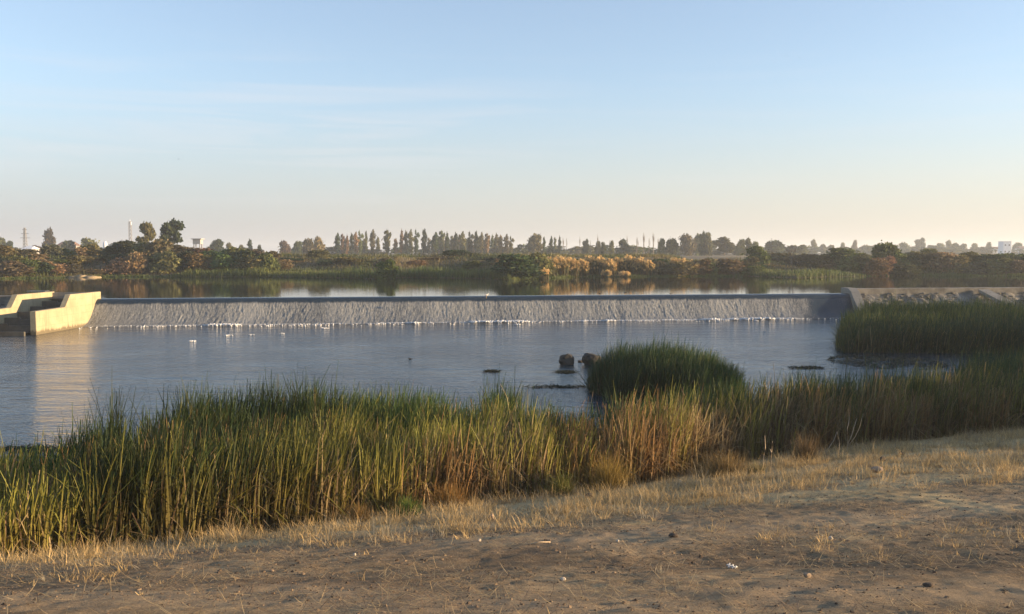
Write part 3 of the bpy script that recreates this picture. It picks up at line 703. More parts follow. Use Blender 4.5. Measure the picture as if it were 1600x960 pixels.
for px, py, w, h, mat, lab, sd in [
    (1373, 740, 20, 9, 'brownstone', 'flat grey brown stone in the dry grass on the right', 2), (1379, 722, 11, 8, 'clod', 'dark clod just above the flat grey brown stone', 4),
    (1410, 712, 9, 6, 'clod', 'dark clod in the grass near the right end of the cattails', 12), (768, 815, 9, 11, 'brownstone', 'upright pinkish stone at the lower edge of the grass', 6),
    (921, 780, 12, 9, 'clod', 'dark lump at the top of the bare dirt, near the middle', 7), (749, 848, 5, 4, 'palestone', 'small white pebble below the upright stone', 9),
    (554, 869, 5, 4, 'palestone', 'small white pebble on the dirt left of the middle', 10), (965, 849, 6, 4, 'palestone', 'pale pebble alone on smooth dirt at centre right', 11),
    (880, 909, 8, 6, 'palestone', 'pale stone at the lower middle of the dirt', 14), (1299, 846, 7, 6, 'palestone', 'pale pebble beside the low straw strip', 15),
    (1453, 918, 16, 6, 'clod', 'dark flat clod in the lower right corner', 16), (1053, 840, 15, 5, 'clod', 'reddish dark clod above the white scrap', 17), (1262, 904, 12, 8, 'brownstone', 'brown clod right of the white scrap', 18)]:
    rock('bank_stone', px, py, w, h, M[mat], lab, 'stone', sd, near=True, sink=.1)
# crumpled white scrap
x, y, z = ground_at(1143, 889); s = y/F
k = 9; v = []; f = []
for i in range(k):
    for j in range(6):
        v.append(((i/(k-1)-.5)*15*s, (j/5-.5)*.11+.02*math.sin(i*2), .008+abs(.025*math.sin(i*1.1+j*.9)+.015*math.sin(j*1.7+i))))
for i in range(k-1):
    for j in range(5): f.append((i*6+j, (i+1)*6+j, (i+1)*6+j+1, i*6+j+1))
o = link('plastic_scrap', pymesh('plastic_scrap', v, f, M['plastic'], True)); o.location = (x, y, z); o.rotation_euler = (0, .15, -.5); sm_ = o.modifiers.new('t', 'SOLIDIFY'); sm_.thickness = .006
tag(o, 'crumpled white scrap lying on dark dirt at lower right', 'litter')
x, y, z = ground_at(830, 852)
m = MB(); m.tube([(0,0,.012),(.12,.03,.03),(.25,.07,.015)], [.012,.009,.007]); o = m.build('stick', M['dead'], smooth=True); o.location = (x, y, z); tag(o, 'short pale stick on the dirt below the grass', 'stick')

# dead twigs on the bank, given by their photo outline
def stem(lines, label):
    bx, by, bz = ground_at(*lines[0][0]); m = MB()
    for ln in lines:
        pts = []
        for i, (px, py) in enumerate(ln):
            p = at_y(px, py, by+.10*i*math.sin(px)); pts.append((p[0]-bx, p[1]-by, p[2]-bz-(.03 if i == 0 and ln is lines[0] else 0)))
        n = len(pts); m.tube(pts, [.013-.009*i/(n-1) for i in range(n)], 5)
    o = m.build('dead_twig', M['dead'], smooth=True); o.location = (bx, by, bz); tag(o, label, 'twig', 'bare twigs at the grass edge')
stem([[(1192,738),(1193,715),(1196,700),(1195,680)]], 'taller of two thin upright pale twigs left of the leaning ones')
stem([[(1204,737),(1205,720),(1206,705),(1207,690)],[(1205.5,708),(1203,701)]], 'shorter forked upright pale twig next to the taller one')
stem([[(1288,713),(1295,700),(1303,688),(1308,674)]], 'short twig leaning to the right at the grass edge')
stem([[(1309,716),(1311,705),(1312,693),(1308,675)]], 'crooked upright twig beside the leaning short one')
stem([[(1323,710),(1325,690),(1324,670),(1327,655),(1326,639)],[(1325,694),(1331,680),(1335,665),(1339,654)],[(1326,696),(1336,683),(1343,668),(1349,646)]], 'tallest pale twig with three long branches at the grass edge')
# sedge and weed clumps on the bank
def clump(px, py, wpx, hpx, n, cols, label, name='sedge_clump'):
    py += float(np.interp(px, [600, 1200], [17, 6])); bx, by, bz = ground_at(px, py); s = by/F; r = wpx*s/2; H = hpx*s
    a = rng.random(n)*6.28; n = int(n*.7); a = a[:n]; q = np.abs(rng.normal(0, .40, n)).clip(0, .95)*r
    P = np.stack([np.cos(a)*q, np.sin(a)*q*.7, np.zeros(n)], 1)
    gz = G(P[:, 0]+bx, P[:, 1]+by)-bz; P[:, 2] = gz-.01
    ci = rng.integers(0, len(cols), n); c = np.array(cols)[ci]*(.6+.7*rng.random(n)[:, None])
    V, Q, C = blades(P, H*rng.uniform(.25, 1.25, n)*(1-.3*np.clip(q/r, 0, 1)), rng.uniform(.006,.014, n), a+rng.normal(0, 1.5, n), np.abs(rng.normal(.2, .3, n)), np.abs(rng.normal(.4, .8, n)), c*.7, c, 4)
    o = link(name, npmesh(name, V, Q, M['straw'], C)); o.location = (bx, by, bz); tag(o, label, 'plant', 'low plants at the foot of the cattails')
clump(636, 790, 62, 34, 900, [(.12,.17,.03),(.07,.12,.03)], 'bright green weed clump at the foot of the cattails', 'weed_clump')
clump(560, 800, 50, 34, 700, [(.26,.15,.05),(.2,.14,.05)], 'rusty sedge left of the bright green weed')
clump(700, 782, 90, 45, 1300, [(.28,.15,.04),(.2,.13,.04)], 'rust coloured sedge right of the bright green weed')
clump(878, 764, 36, 45, 500, [(.16,.18,.04),(.22,.19,.05)], 'yellow green upright sedge near the middle of the bank')
clump(950, 755, 80, 60, 1300, [(.36,.25,.07),(.28,.2,.05)], 'golden sedge under the tallest straw coloured cattails')
clump(1130, 737, 110, 42, 1600, [(.30,.20,.08),(.24,.17,.07)], 'wide rust brown sedge left of the two upright twigs')
clump(1258, 714, 55, 48, 900, [(.26,.17,.08),(.2,.14,.07)], 'reddish brown sedge between the twigs')
clump(1180, 735, 60, 22, 500, [(.16,.15,.06),(.3,.24,.12)], 'low grey green sedge behind the upright twigs')

# floating weed mats and one painted reflection: very thin tangles at the waterline
def weed_mat(px, py, w, h, label):
    x, y = at_z(px, py, 0); y0 = at_z(px, py+h/2, 0)[1]; y1 = at_z(px, py-h/2, 0)[1]; rx = w/F*y/2; ry = (y1-y0)/2
    n = int(260+rx*ry*260); a = rng.random(n)*6.28; q = rng.random(n)**.6; P = np.stack([np.cos(a)*q*rx, np.sin(a)*q*ry, np.full(n, .008)], 1)
    k = fbm(P[:, 0]*1.5+px, P[:, 1]*.8, 3) > .42; P = P[k]; n = len(P)
    c = arr(.025,.03,.014)*(.5+rng.random(n)[:, None])
    V, Q, C = blades(P, rng.uniform(.08,.35, n), rng.uniform(.03,.07, n), rng.random(n)*6.28, rng.uniform(1.2,1.5, n), rng.normal(0,.2,n), c, c, 2, taper=.5)
    V[:, 2] = np.clip(V[:, 2], .004, .08)
    o = link('floating_weed', npmesh('floating_weed', V, Q, M['straw'], C)); o.location = (x, y, 0); tag(o, label, 'water weed', kind='stuff')
weed_mat(882, 582, 40, 4, 'dark floating weed just below the river rocks'); weed_mat(768, 581, 24, 3, 'thin dark weed streak left of the river rocks')
weed_mat(868, 605, 100, 4, 'long dark weed mat left of the cattail island'); weed_mat(1262, 575, 60, 4, 'dark weed mat at the tip of the large cattail bed')
weed_mat(1385, 566, 170, 24, 'muddy weed mat in the inlet between the cattail beds'); weed_mat(50, 703, 130, 10, 'dark reflection strip built from weed blades along the near water edge at the photo corner')  # the last strip stands in for a dark reflection on the water

# ------------------------------------------------------------------ birds
def bird(px, py, z, size, mat, label, rz=0, name='bird', float_=False):
    x, y = at_z(px, py, z); import bmesh
    t = empty(name, (x, y, z), rz); tag(t, label, 'bird')
    bm = bmesh.new(); lift = 0 if float_ else .55*size
    for c, s in (((0,0,.25+0), (.5,.22,.22)), ((.42,0,.52), (.16,.13,.13)), ((.32,0,.38), (.14,.10,.18)), ((-.55,0,.28), (.25,.10,.06))):
        r = bmesh.ops.create_uvsphere(bm, u_segments=10, v_segments=7, radius=1)
        for v in r['verts']: v.co = mathutils.Vector((v.co.x*s[0]+c[0], v.co.y*s[1]+c[1], v.co.z*s[2]+c[2]))*size; v.co.z += lift
    me = bpy.data.meshes.new('body'); bm.to_mesh(me); bm.free(); me.materials.append(mat); link('body', me, t)
    m = MB(); m.tube([(.55*size,0,.52*size+lift),(.78*size,0,.49*size+lift)], [.035*size,.01*size], 5); m.build('beak', M['beak'], t)
    if not float_:
        for q in (-.08, .08):
            m = MB(); m.tube([(0,q*size,-.03),(0,q*size,.15*size+lift)], .02*size, 5); m.build('leg', M['beak'], t)
    return t
bird(760, 466, 2.25, .36, M['palefeather'], 'pale bird standing on the weir crest near mid river', 0.3)
bird(937, 462, 2.25, .22, M['darkfeather'], 'dark small bird on the weir crest, left of the next two', 2.8)
bird(977, 461, 2.25, .26, M['darkfeather'], 'dark bird on the weir crest right of the rocks below', .2)
bird(1048, 462, 2.25, .20, M['darkfeather'], 'tiny dark bird on the weir crest, furthest along towards the abutment', 3)
bird(641, 562.5, -.03, .20, M['darkfeather'], 'lone dark bird swimming in the open river', 3.1, float_=True)
def flying(px, py, Y, span, label):
    x, y, z = at_y(px, py, Y); t = empty('flying_bird', (x, y, z), .6); tag(t, label, 'bird')
    m = MB(); m.tube([(-.22*span,0,0),(0,0,0),(.2*span,0,0)], [.01,.06*span,.015], 6); m.build('body', M['darkfeather'], t)
    for s in (-1, 1):
        q = MB(); a = [(.08*span,0,.02),(-.1*span,0,.02),(-.12*span,s*.3*span,.14*span),(.06*span,s*.28*span,.15*span),(-.1*span,s*.52*span,.05*span)]
        q.v = a+[(p[0],p[1],p[2]-.012) for p in a]; q.f = [(0,1,2,3),(3,2,4),(8,7,6,5),(9,7,8)]; q.build('wing', M['darkfeather'], t)
flying(279, 249, 90, .32, 'tiny bird flying above the left side of the plain'); flying(1229, 88, 90, .22, 'tiny bird flying high at the right, left of its twin'); flying(1249, 90, 90, .2, 'tiny bird flying high at the right, right of its twin')

# ------------------------------------------------------------------ trees and shrubs
def leafcloud(n, cr, sz, seed, aspect=1.0, vertical=0.0, low=0.0):
    """leaf faces through a set of lobes; cr = list of (cx,cy,cz,rx,ry,rz,weight); unit space"""
    r = np.random.default_rng(seed); cr = np.array(cr); wts = cr[:, 6]/cr[:, 6].sum()
    k = r.choice(len(cr), n, p=wts); d = r.normal(size=(n, 3)); d /= np.linalg.norm(d, axis=1)[:, None]
    q = r.random(n)[:, None]**.42; P = cr[k, :3]+d*q*cr[k, 3:6]*(1+.18*r.normal(size=(n, 1)))
    P[:, 2] = np.maximum(P[:, 2], low+.01*r.random(n))
    nr = r.normal(size=(n, 3)); nr[:, 2] *= (1-vertical); nr /= np.linalg.norm(nr, axis=1)[:, None]
    up = r.normal(size=(n, 3)); up[:, 2] += vertical*4
    a = np.cross(nr, up); a /= np.linalg.norm(a, axis=1)[:, None]; b = np.cross(a, nr)
    s = sz*r.uniform(.5, 1.3, n)[:, None]; a = a*s; b = b*s*aspect
    V = np.stack([P-a*.5-b, P+a*.5-b*.4, P+a*.35+b, P-a*.6+b*.5], 1).reshape(-1, 3)
    Q = np.arange(n*4).reshape(-1, 4)
    tone = .72+.55*r.random(n); lobe = (.8+.4*r.random(len(cr)))[k]
    hue = np.stack([tone*lobe*(.92+.2*r.random(n)), tone*lobe, tone*lobe*(.85+.3*r.random(n))], 1)
    return V, Q, np.repeat(hue, 4, 0)
def lobes_round(seed, n=9, spread=.55, lobe=.36):
    r = random.Random(seed); out = [(0,0,.42,.40,.40,.42,3.5),(0,0,.75,.26,.26,.24,1)]
    for k in range(n):
        a = r.random()*6.28; h = r.uniform(.12, .92); q = spread*math.sqrt(max(.05, 1-((h-.45)/.62)**2))*r.uniform(.5, 1)*.62
        l = lobe*r.uniform(.55, 1.05)*.62; out.append((q*math.cos(a), q*math.sin(a), h, l, l, l*.9, 1))
    return out                      # fits roughly x,y in +-.5, z 0..1
def lobes_poplar(seed):
    r = random.Random(seed); out = []
    for k in range(15):
        h = .12+.84*k/14; wdt = .5*max(.12, 1-abs(2*h-1.02)**3.5)*r.uniform(.7, 1.1)
        out.append((r.gauss(0, .10), r.gauss(0, .10), h, wdt*.62, wdt*.62, .085, wdt))
    return out
def lobes_tree(seed, n=17):
    r = random.Random(seed); out = []
    for k in range(n):
        a = r.random()*6.28; h = .30+.62*r.random()**.8; q = .38*math.sqrt(max(.03, 1-((h-.55)/.42)**2))*r.uniform(.3, 1.05); l = r.uniform(.09, .17)
        out.append((q*math.cos(a), q*math.sin(a), h, l*1.15, l*1.15, l*.8, l))
    return out
def mk(kind, seed, n, sz, asp=1.0, vert=0.):
    lb = {'round': lobes_round, 'poplar': lobes_poplar, 'tree': lobes_tree}[kind](seed)
    V, Q, C = leafcloud(n, lb, sz, seed, asp, vert); return npmesh('foliage_'+kind, V, Q, M['leaf'], C)
SHRUB = [mk('round', 100+k, 3200, .052, 1.2, .3) for k in range(9)]
POPL = [mk('poplar', 200+k, 1100, .060, .9) for k in range(7)]
for me in POPL: pass
TREE = [mk('tree', 300+k, 2600, .05) for k in range(6)]
FARR = [mk('round', 400+k, 500, .085) for k in range(6)]
def branches(seed, levels=3, spread=.5, up=1.0, r0=.025):
    r = random.Random(seed); m = MB()
    def go(p, d, l, rad, lv):
        q = p+d*l*.5+mathutils.Vector((r.gauss(0,.02), r.gauss(0,.02), 0))*l; e = p+d*l
        m.tube([p, q, e], [rad, rad*.8, rad*.6], 4)
        if lv:
            for _ in range(r.choice((2, 3, 3, 4)) if lv < levels else 5):
                nd = (d+mathutils.Vector((r.gauss(0, spread), r.gauss(0, spread), r.uniform(0, .5)*up))).normalized()
                st = p+d*l*r.uniform(.45, 1); go(st, nd, l*r.uniform(.55, .8), rad*.5, lv-1)
    go(mathutils.Vector((0,0,0)), mathutils.Vector((0,0,1)), .36, r0, levels)
    return m
m = branches(5, 3, .3); TRUNK = [pymesh('trunk', b.v, b.f, M['bark']) for b in (branches(1, 2, .35, 1, .022), branches(2, 2, .45, 1, .022), branches(3, 1, .3, 1, .02))]
BARE = [pymesh('branches', b.v, b.f, M['bark']) for b in (branches(11, 4, .42, .8, .03), branches(12, 4, .5, .6, .034))]
BAREV = [pymesh('branches', b.v, b.f, M['bark']) for b in (branches(21, 4, .16, 1.3, .04), branches(22, 4, .18, 1.2, .036))]

ORD = 'first second third fourth fifth sixth seventh eighth ninth tenth eleventh twelfth thirteenth fourteenth fifteenth sixteenth seventeenth eighteenth nineteenth'.split()
def ordinal(k):
    if k < 19: return ORD[k]
    k += 1; tens = {2:'twent',3:'thirt',4:'fort',5:'fift',6:'sixt',7:'sevent',8:'eight',9:'ninet'}[k//10]
    return tens+'ieth' if k % 10 == 0 else tens+'y-'+ORD[k % 10-1]
SERIES = {}
def series(o, px, desc, where): SERIES.setdefault((desc, where), []).append((px, o))
def finish_series():
    for (desc, where), lst in SERIES.items():
        lst.sort(key=lambda t: t[0]); n = len(lst)
        for k, (px, o) in enumerate(lst):
            o['label'] = f'the only {desc} {where}' if n == 1 else (f'leftmost {desc} {where}' if k == 0 else f'rightmost {desc} {where}' if k == n-1 else f'{ordinal(k)} {desc} from the left {where}')
def plant(name, px, ptop, wpx, Y, crown, col, desc, where, cat, group, trunk=None, base=None, thick=1.0, crown_name='crown'):
    x, _, zt = at_y(px, ptop, Y); zb = g1(x, Y) if base is None else base
    zb = min(zb, zt-.3); h = zt-zb; wd = wpx/F*Y
    t = empty(name, (x, Y, zb-.03)); t['category'] = cat; t['group'] = group
    c = link(crown_name, crown, t); c.scale = (wd, wd*thick, h); c.rotation_euler.z = 0; c.color = (*col, 1)
    if trunk is not None:
        tr = link('trunk', trunk, t); tr.scale = (wd*.9, wd*.9*thick, h*.92)
    series(t, px, desc, where); return t
V_ = lambda c, a=.14: tuple(max(.004, v*(1+random.uniform(-a, a))) for v in c)
C_DG = (.042,.062,.024); C_GR = (.080,.108,.032); C_OL = (.115,.120,.042); C_OC = (.155,.135,.055); C_BR = (.105,.092,.050); C_RU = (.125,.088,.05); C_TN = (.22,.155,.08); C_YG = (.14,.155,.04); C_PG = (.11,.12,.06)
NAMES = {C_DG: 'dark green', C_GR: 'mid green', C_OL: 'olive', C_OC: 'ochre', C_BR: 'brown', C_RU: 'rust red', C_TN: 'tan', C_YG: 'yellow green', C_PG: 'grey green'}
# poplars
W_P = 'in the distant poplar row'
for i, (px, top, wd, c) in enumerate([(527,365,9,C_DG),(535,366,8,C_TN),(542,368,6,C_TN),(549,365,7,C_DG),(555,364,9,C_TN),(562,362,9,C_OL),(572,362,6,C_OL),(582,360,10,C_BR),(605,360,14,C_OL),(627,360,8,C_TN),(634,361,8,C_BR),(641,360,9,C_OL),(650,360,8,C_DG),(663,359,11,C_DG),
    (680,364,12,C_DG),(690,361,12,C_OL),(698,364,8,C_DG),(712,364,9,C_DG),(722,363,11,C_OL),(734,363,10,C_DG),(744,362,8,C_DG),(752,364,8,C_OC),(761,365,10,C_TN),(775,366,10,C_OL),(782,368,9,C_TN),(791,367,9,C_BR),(798,370,8,C_OL),
    (850,371,6,C_DG),(861,370,6,C_DG),(867,371,5,C_OL),(874,370,6,C_DG),(390,374,9,C_DG)]):
    plant('poplar_tree', px, top, wd*1.4, 400+random.uniform(-20, 25), POPL[i % 7], V_(c), NAMES[c]+' narrow poplar', W_P if 500 < px < 800 else ('in the short row near the golden reeds' if px > 800 else 'alone above the bushes on the left'), 'tree', 'narrow poplars on the horizon', TRUNK[2])
for i in range(26):
    px = 670+i*5.2 if i < 22 else [541,568,590,618][i-22]; c = random.choice([C_DG, C_OL, C_TN, C_OL, C_BR])
    plant('poplar_tree', px, random.uniform(367, 375), random.uniform(9, 13), 432+random.uniform(-8, 10), POPL[(i*3+1) % 7], V_(c), NAMES[c]+' shorter poplar', 'behind the distant poplar row', 'tree', 'narrow poplars on the horizon', TRUNK[2])
# broad trees on the horizon
W_T = 'on the horizon'
bt = [(445,378,18,C_BR),(465,376,16,C_PG),(481,372,18,C_BR),(498,370,17,C_TN),(835,366,24,C_OL),(915,376,10,C_DG),(935,378,12,C_DG),(943,378,9,C_DG),(955,378,9,C_OL),(975,376,19,C_DG),(1034,372,12,C_OL),(1050,372,20,C_DG),(1075,366,26,C_PG),(1090,366,15,C_PG),(1097,365,10,C_DG),(1106,365,17,C_PG),
      (1132,370,38,C_BR),(1157,376,17,C_OL),(1170,374,14,C_BR),(1180,377,13,C_OL),(1210,375,30,C_DG),(3,371,18,C_OL),(14,377,14,C_DG),(76,360,17,C_BR),(107,377,22,C_DG),(140,372,28,C_OL),(337,376,24,C_DG),(359,381,12,C_OL),(376,382,8,C_OL),(405,382,6,C_DG)]
for i, (px, top, wd, c) in enumerate(bt):
    plant('broad_tree', px, top, wd*1.15, 370+random.uniform(-20, 60), SHRUB[i % 9] if wd < 31 else TREE[i % 6], V_(c), NAMES[c]+' broad tree', W_T, 'tree', 'broad trees on the horizon', TRUNK[i % 2])
for i, (px, top, wd, c) in enumerate([(1272,376,12,C_OL),(1286,381,10,C_PG),(1298,383,12,C_OL),(1317,380,10,C_OL),(1335,377,9,C_BR),(1375,380,14,C_OL),(1414,379,17,C_PG),(1437,374,15,C_DG),(1470,380,16,C_PG),(1483,377,13,C_PG),(1493,379,12,C_OL),(1505,381,12,C_PG),(1523,381,14,C_OL),(1544,380,10,C_DG),(1591,379,17,C_PG),(1355,383,16,C_OL),(1395,384,16,C_PG),(1455,383,15,C_PG),(1610,380,16,C_OL)]):
    plant('broad_tree', px, top, wd*1.15, 700+random.uniform(-40, 90), SHRUB[(i*2) % 9], V_(c), NAMES[c]+' hazy tree', 'far off across the right of the plain', 'tree', 'hazy far trees at the right', TRUNK[i % 2])
# two tall trees on the left, nearer
plant('tall_tree', 228, 349, 30, 210, TREE[1], V_(C_OL), 'slender open crowned tree', 'left of the big dark eucalyptus', 'tree', 'tall trees over the left bank', TRUNK[0])
plant('tall_tree', 268, 346, 46, 215, TREE[3], V_(C_DG), 'big dark round crowned eucalyptus', 'over the left bank bushes', 'tree', 'tall trees over the left bank', TRUNK[1])
# trees on the right bank, outside the photograph, whose evening shade falls over the reeds
for i, (x, y, h, wd) in enumerate([(66,56,8.6,11),(68,64,9.4,12),(74,70,8.0,10),(60,47,7.5,9),(52,38,8.0,9),(47,31,6.8,8),(44,25,5.0,7),(39,18,3.0,6)]):
    z = g1(x, y); t = empty('willow_tree', (x, y, z-.05)); t['category'] = 'tree'; t['group'] = 'trees beyond the right edge of the photo'
    c = link('crown', SHRUB[(i*4) % 9], t); c.scale = (wd*1.25, wd*1.25, h); c.color = (*V_(C_GR), 1); tr = link('trunk', TRUNK[i % 2], t); tr.scale = (wd, wd, h*.9); series(t, 1700+y, 'dense willow', 'beyond the right edge of the photo')
# leafless trees
def bare(px, top, wpx, Y, me, desc, where):
    x, _, zt = at_y(px, top, Y); zb = g1(x, Y); t = empty('bare_tree', (x, Y, zb-.05)); t['category'] = 'tree'; t['group'] = 'leafless trees'
    c = link('trunk', me, t); wd = wpx/F*Y; c.scale = (wd*.9, wd*.9, (zt-zb)*1.0); series(t, px, desc, where)
bare(1238, 370, 44, 175, BARE[0], 'spreading leafless tree', 'above the right hand bank'); 
for i, (px, top, wd) in enumerate([(880,370,8),(885,366,6),(906,368,6),(922,370,6),(934,364,7),(952,370,6),(980,366,7),(995,364,12),(1006,362,12),(1014,366,8),(1021,362,12),(1028,366,9),(845,362,8),(838,364,9)]): bare(px, top, wd*1.6, 390+(i*13) % 40, BAREV[i % 2], 'thin upright leafless tree', 'in the hazy row behind the golden reeds')
# low hedge-like trees filling the foot of the horizon rows
for i in range(74):
    px = -20+i*23.5+random.uniform(-8, 8)
    if 425 < px < 440: continue
    far_ = px > 1265
    top = (391 if not far_ else 388)+random.uniform(-5, 2) - (3 if 505 < px < 800 else 0) - (5 if 800 < px < 1250 else 0) - (3 if px < 400 else 0)
    c = random.choice([C_DG, C_OL, C_BR, C_PG])
    plant('low_tree', px, top, random.uniform(34, 54), (430 if not far_ else 640)+random.uniform(-20, 60), FARR[i % 6], V_(c), NAMES[c]+' low tree', 'at the foot of the far tree rows', 'tree', 'low trees along the far field', TRUNK[2])

# shrubs on the far bank: px, top, base(py) , width, colour, depth offset behind the shoreline
def yb(px, d): 
    x = (px-800)/F*146; return float(shore_y(x))+d
BK = 'on the far bank'
def shrub(px, top, wpx, d, c, i, shape='rounded shrub', where=BK, thick=1.0, base=None):
    if d > 3.5: d *= float(np.interp(px, [420, 460, 780, 800, 1190, 1200, 1340, 1380], [1, 4, 4, 1.6, 1.6, 2.0, 2.0, 1.3]))
    Y = yb(px, d); me = SHRUB[i % 9]
    t = plant('shrub', px, top-1, wpx*1.4, Y, me, V_(c), NAMES[c]+' '+shape, where, 'shrub', 'shrubs along the far bank', None, base, thick, 'foliage')
    x = t.location.x; h = (at_y(px, top, Y)[2]-t.location.z)
    s = link('stem', TRUNK[2], t); s.scale = (wpx/F*Y*.8, wpx/F*Y*.8, h*.8)
rows = [ # left group
 (8,386,40,12,C_OC),(38,390,34,13,C_BR),(-20,388,40,12,C_BR),(20,408,46,3,C_BR),(55,398,36,10,C_TN),(62,412,34,4,C_DG),(80,384,28,16,C_BR),(88,412,34,3,C_TN),(110,414,26,2,C_BR),(100,390,30,18,C_OL),(120,404,46,7,C_DG),(145,403,50,8,C_DG),(165,400,44,7,C_DG),(122,388,26,20,C_TN),(140,384,30,22,C_OC),(160,390,30,18,C_BR),
 (150,421,34,1.0,C_OC),(186,380,46,12,C_DG),(203,379,40,11,C_DG),(190,402,40,2,C_TN),(212,394,28,2,C_TN),(228,380,44,7,C_OL),(245,376,44,6,C_OC),(258,396,34,3,C_OC),(270,384,36,12,C_BR),(290,386,36,12,C_BR),(285,396,40,5,C_DG),(308,398,36,5,C_OC),(312,388,34,11,C_RU),(330,392,42,8,C_DG),(350,398,34,5,C_GR),(362,388,36,12,C_OL),(378,394,40,8,C_DG),(396,392,36,10,C_BR),(402,403,32,4,C_OC),(418,396,34,9,C_BR),
 (450,404,40,7,C_DG),(472,404,30,7,C_BR),(497,391,28,8,C_BR),(510,402,20,6,C_OC),(535,403,38,6,C_OC),(560,407,34,6,C_BR),(590,408,40,6,C_GR),(620,407,40,7,C_OL),(650,407,40,7,C_OL),(668,404,34,7,C_TN),(690,403,36,7,C_BR),(712,391,36,9,C_DG),(738,396,32,9,C_DG),(770,404,40,7,C_BR),(604,409,26,-1.2,C_GR),(748,408,34,5,C_TN),
 (808,398,60,2.5,C_DG),(795,402,36,4,C_DG),(842,399,40,3,C_OL),(820,416,50,.6,C_DG),(1030,408,26,2.5,C_BR),(1018,412,24,1.5,C_RU),(1062,412,40,.8,C_OL),(1094,408,30,1.5,C_RU),(1112,412,18,1.2,C_YG),(1142,405,42,2,C_RU),(1172,404,26,6,C_BR),(1184,388,34,10,C_GR),(1178,416,34,1,C_GR),
 (1205,396,40,18,C_BR),(1228,396,44,20,C_BR),(1256,398,46,16,C_BR),(1278,400,34,14,C_OL),(1290,414,26,8,C_OC),(1318,388,48,12,C_GR),(1338,398,30,8,C_YG),(1352,400,36,5,C_BR),(1372,404,34,2,C_RU),(1384,379,36,8,C_GR),(1408,396,36,5,C_DG),(1426,394,36,6,C_BR),(1446,398,30,4,C_RU),(1452,390,34,14,C_OL),(1480,395,44,3,C_TN),(1496,402,30,2,C_OC),(1518,396,38,5,C_OL),(1545,398,44,4,C_DG),(1572,396,42,4,C_GR),(1598,398,46,4,C_DG),(1625,398,40,4,C_DG),(1560,406,34,1.5,C_OL),(1590,408,34,1.5,C_BR),(1415,412,40,1.2,C_DG),(1525,412,34,1.2,C_BR)]
for i, (px, top, wd, d, c) in enumerate(rows): shrub(px, top, wd, d, c, i, thick=.8)
for i in range(70):
    px = -10+i*23.5+random.uniform(-8, 8)
    if 1195 < px < 1300: continue
    c = random.choice([C_OL, C_OL, C_DG, C_TN, C_GR, C_GR]) if px < 440 or px > 800 else random.choice([C_OL, C_TN, C_BR, C_GR])
    shrub(px, random.uniform(404, 411) if 430 < px < 1300 else random.uniform(397, 406), random.uniform(22, 36), random.uniform(4, 8), c, i, 'low filler bush'.replace('filler ', ''))
# golden giant reeds with plumes
def plume_clump(i, px, top, wpx, d, col=(1,1,1)):
    Y = yb(px, d); x, _, zt = at_y(px, top, Y); zb = max(2.2, g1(x, Y)) if d > 0 else 2.2; h = zt-zb; wd = wpx/F*Y; n = 420
    t = empty('giant_reed', (x, Y, zb-.05)); t['category'] = 'reeds'; t['group'] = 'golden giant reed clumps'
    a = rng.random(n)*6.28; q = np.sqrt(rng.random(n))*.5*wd*.8; P = np.stack([np.cos(a)*q, np.sin(a)*q*.6, np.zeros(n)], 1)
    H = h*rng.uniform(.6, 1.0, n)*(1-.25*(q/(wd*.5))**2); az = rng.random(n)*6.28; ln = np.abs(rng.normal(.10, .1, n)); cu = np.abs(rng.normal(.3, .3, n))
    c = np.where(rng.random(n)[:, None] < .5, OCHRE*.55, arr(.09,.10,.035))*(.6+.7*rng.random(n)[:, None])
    V, Q, C = blades(P, H, rng.uniform(.05, .11, n), az, ln, cu, c*.7, c, 4); link('canes', npmesh('canes', V, Q, M['reed'], C), t)
    k = 70; a = rng.random(k)*6.28; q = np.sqrt(rng.random(k))*.5*wd*.85; hz = h*(1-.3*(q/(wd*.5))**2)*rng.uniform(.42, 1.0, k)
    lb = [(math.cos(a[j])*q[j], math.sin(a[j])*q[j]*.6, hz[j], .22, .22, .20, 1) for j in range(k)]
    V, Q, C = leafcloud(k*26, lb, .075, 900+i, 1.4, .5); o = link('plumes', npmesh('plumes', V, Q, M['leaf'], C), t); o.color = (.66*col[0],.48*col[1],.22*col[2], 1)
    series(t, px, 'golden plumed giant reed clump', 'along the far water edge')
for i, a in enumerate([(846,418,30,-.8),(860,400,30,2),(876,398,30,2.5),(892,402,30,1.5),(908,404,28,1),(920,398,30,2.5),(936,398,30,2),(952,404,28,.8),(966,400,30,2.5),(984,398,30,2.5),(1000,400,30,1.5),(1012,406,28,1),(976,424,22,-1),(948,422,20,-.8),(1056,402,28,2.5),(1074,403,28,2),(1084,410,24,1),(1124,405,24,2.5)]): plume_clump(i, *a)

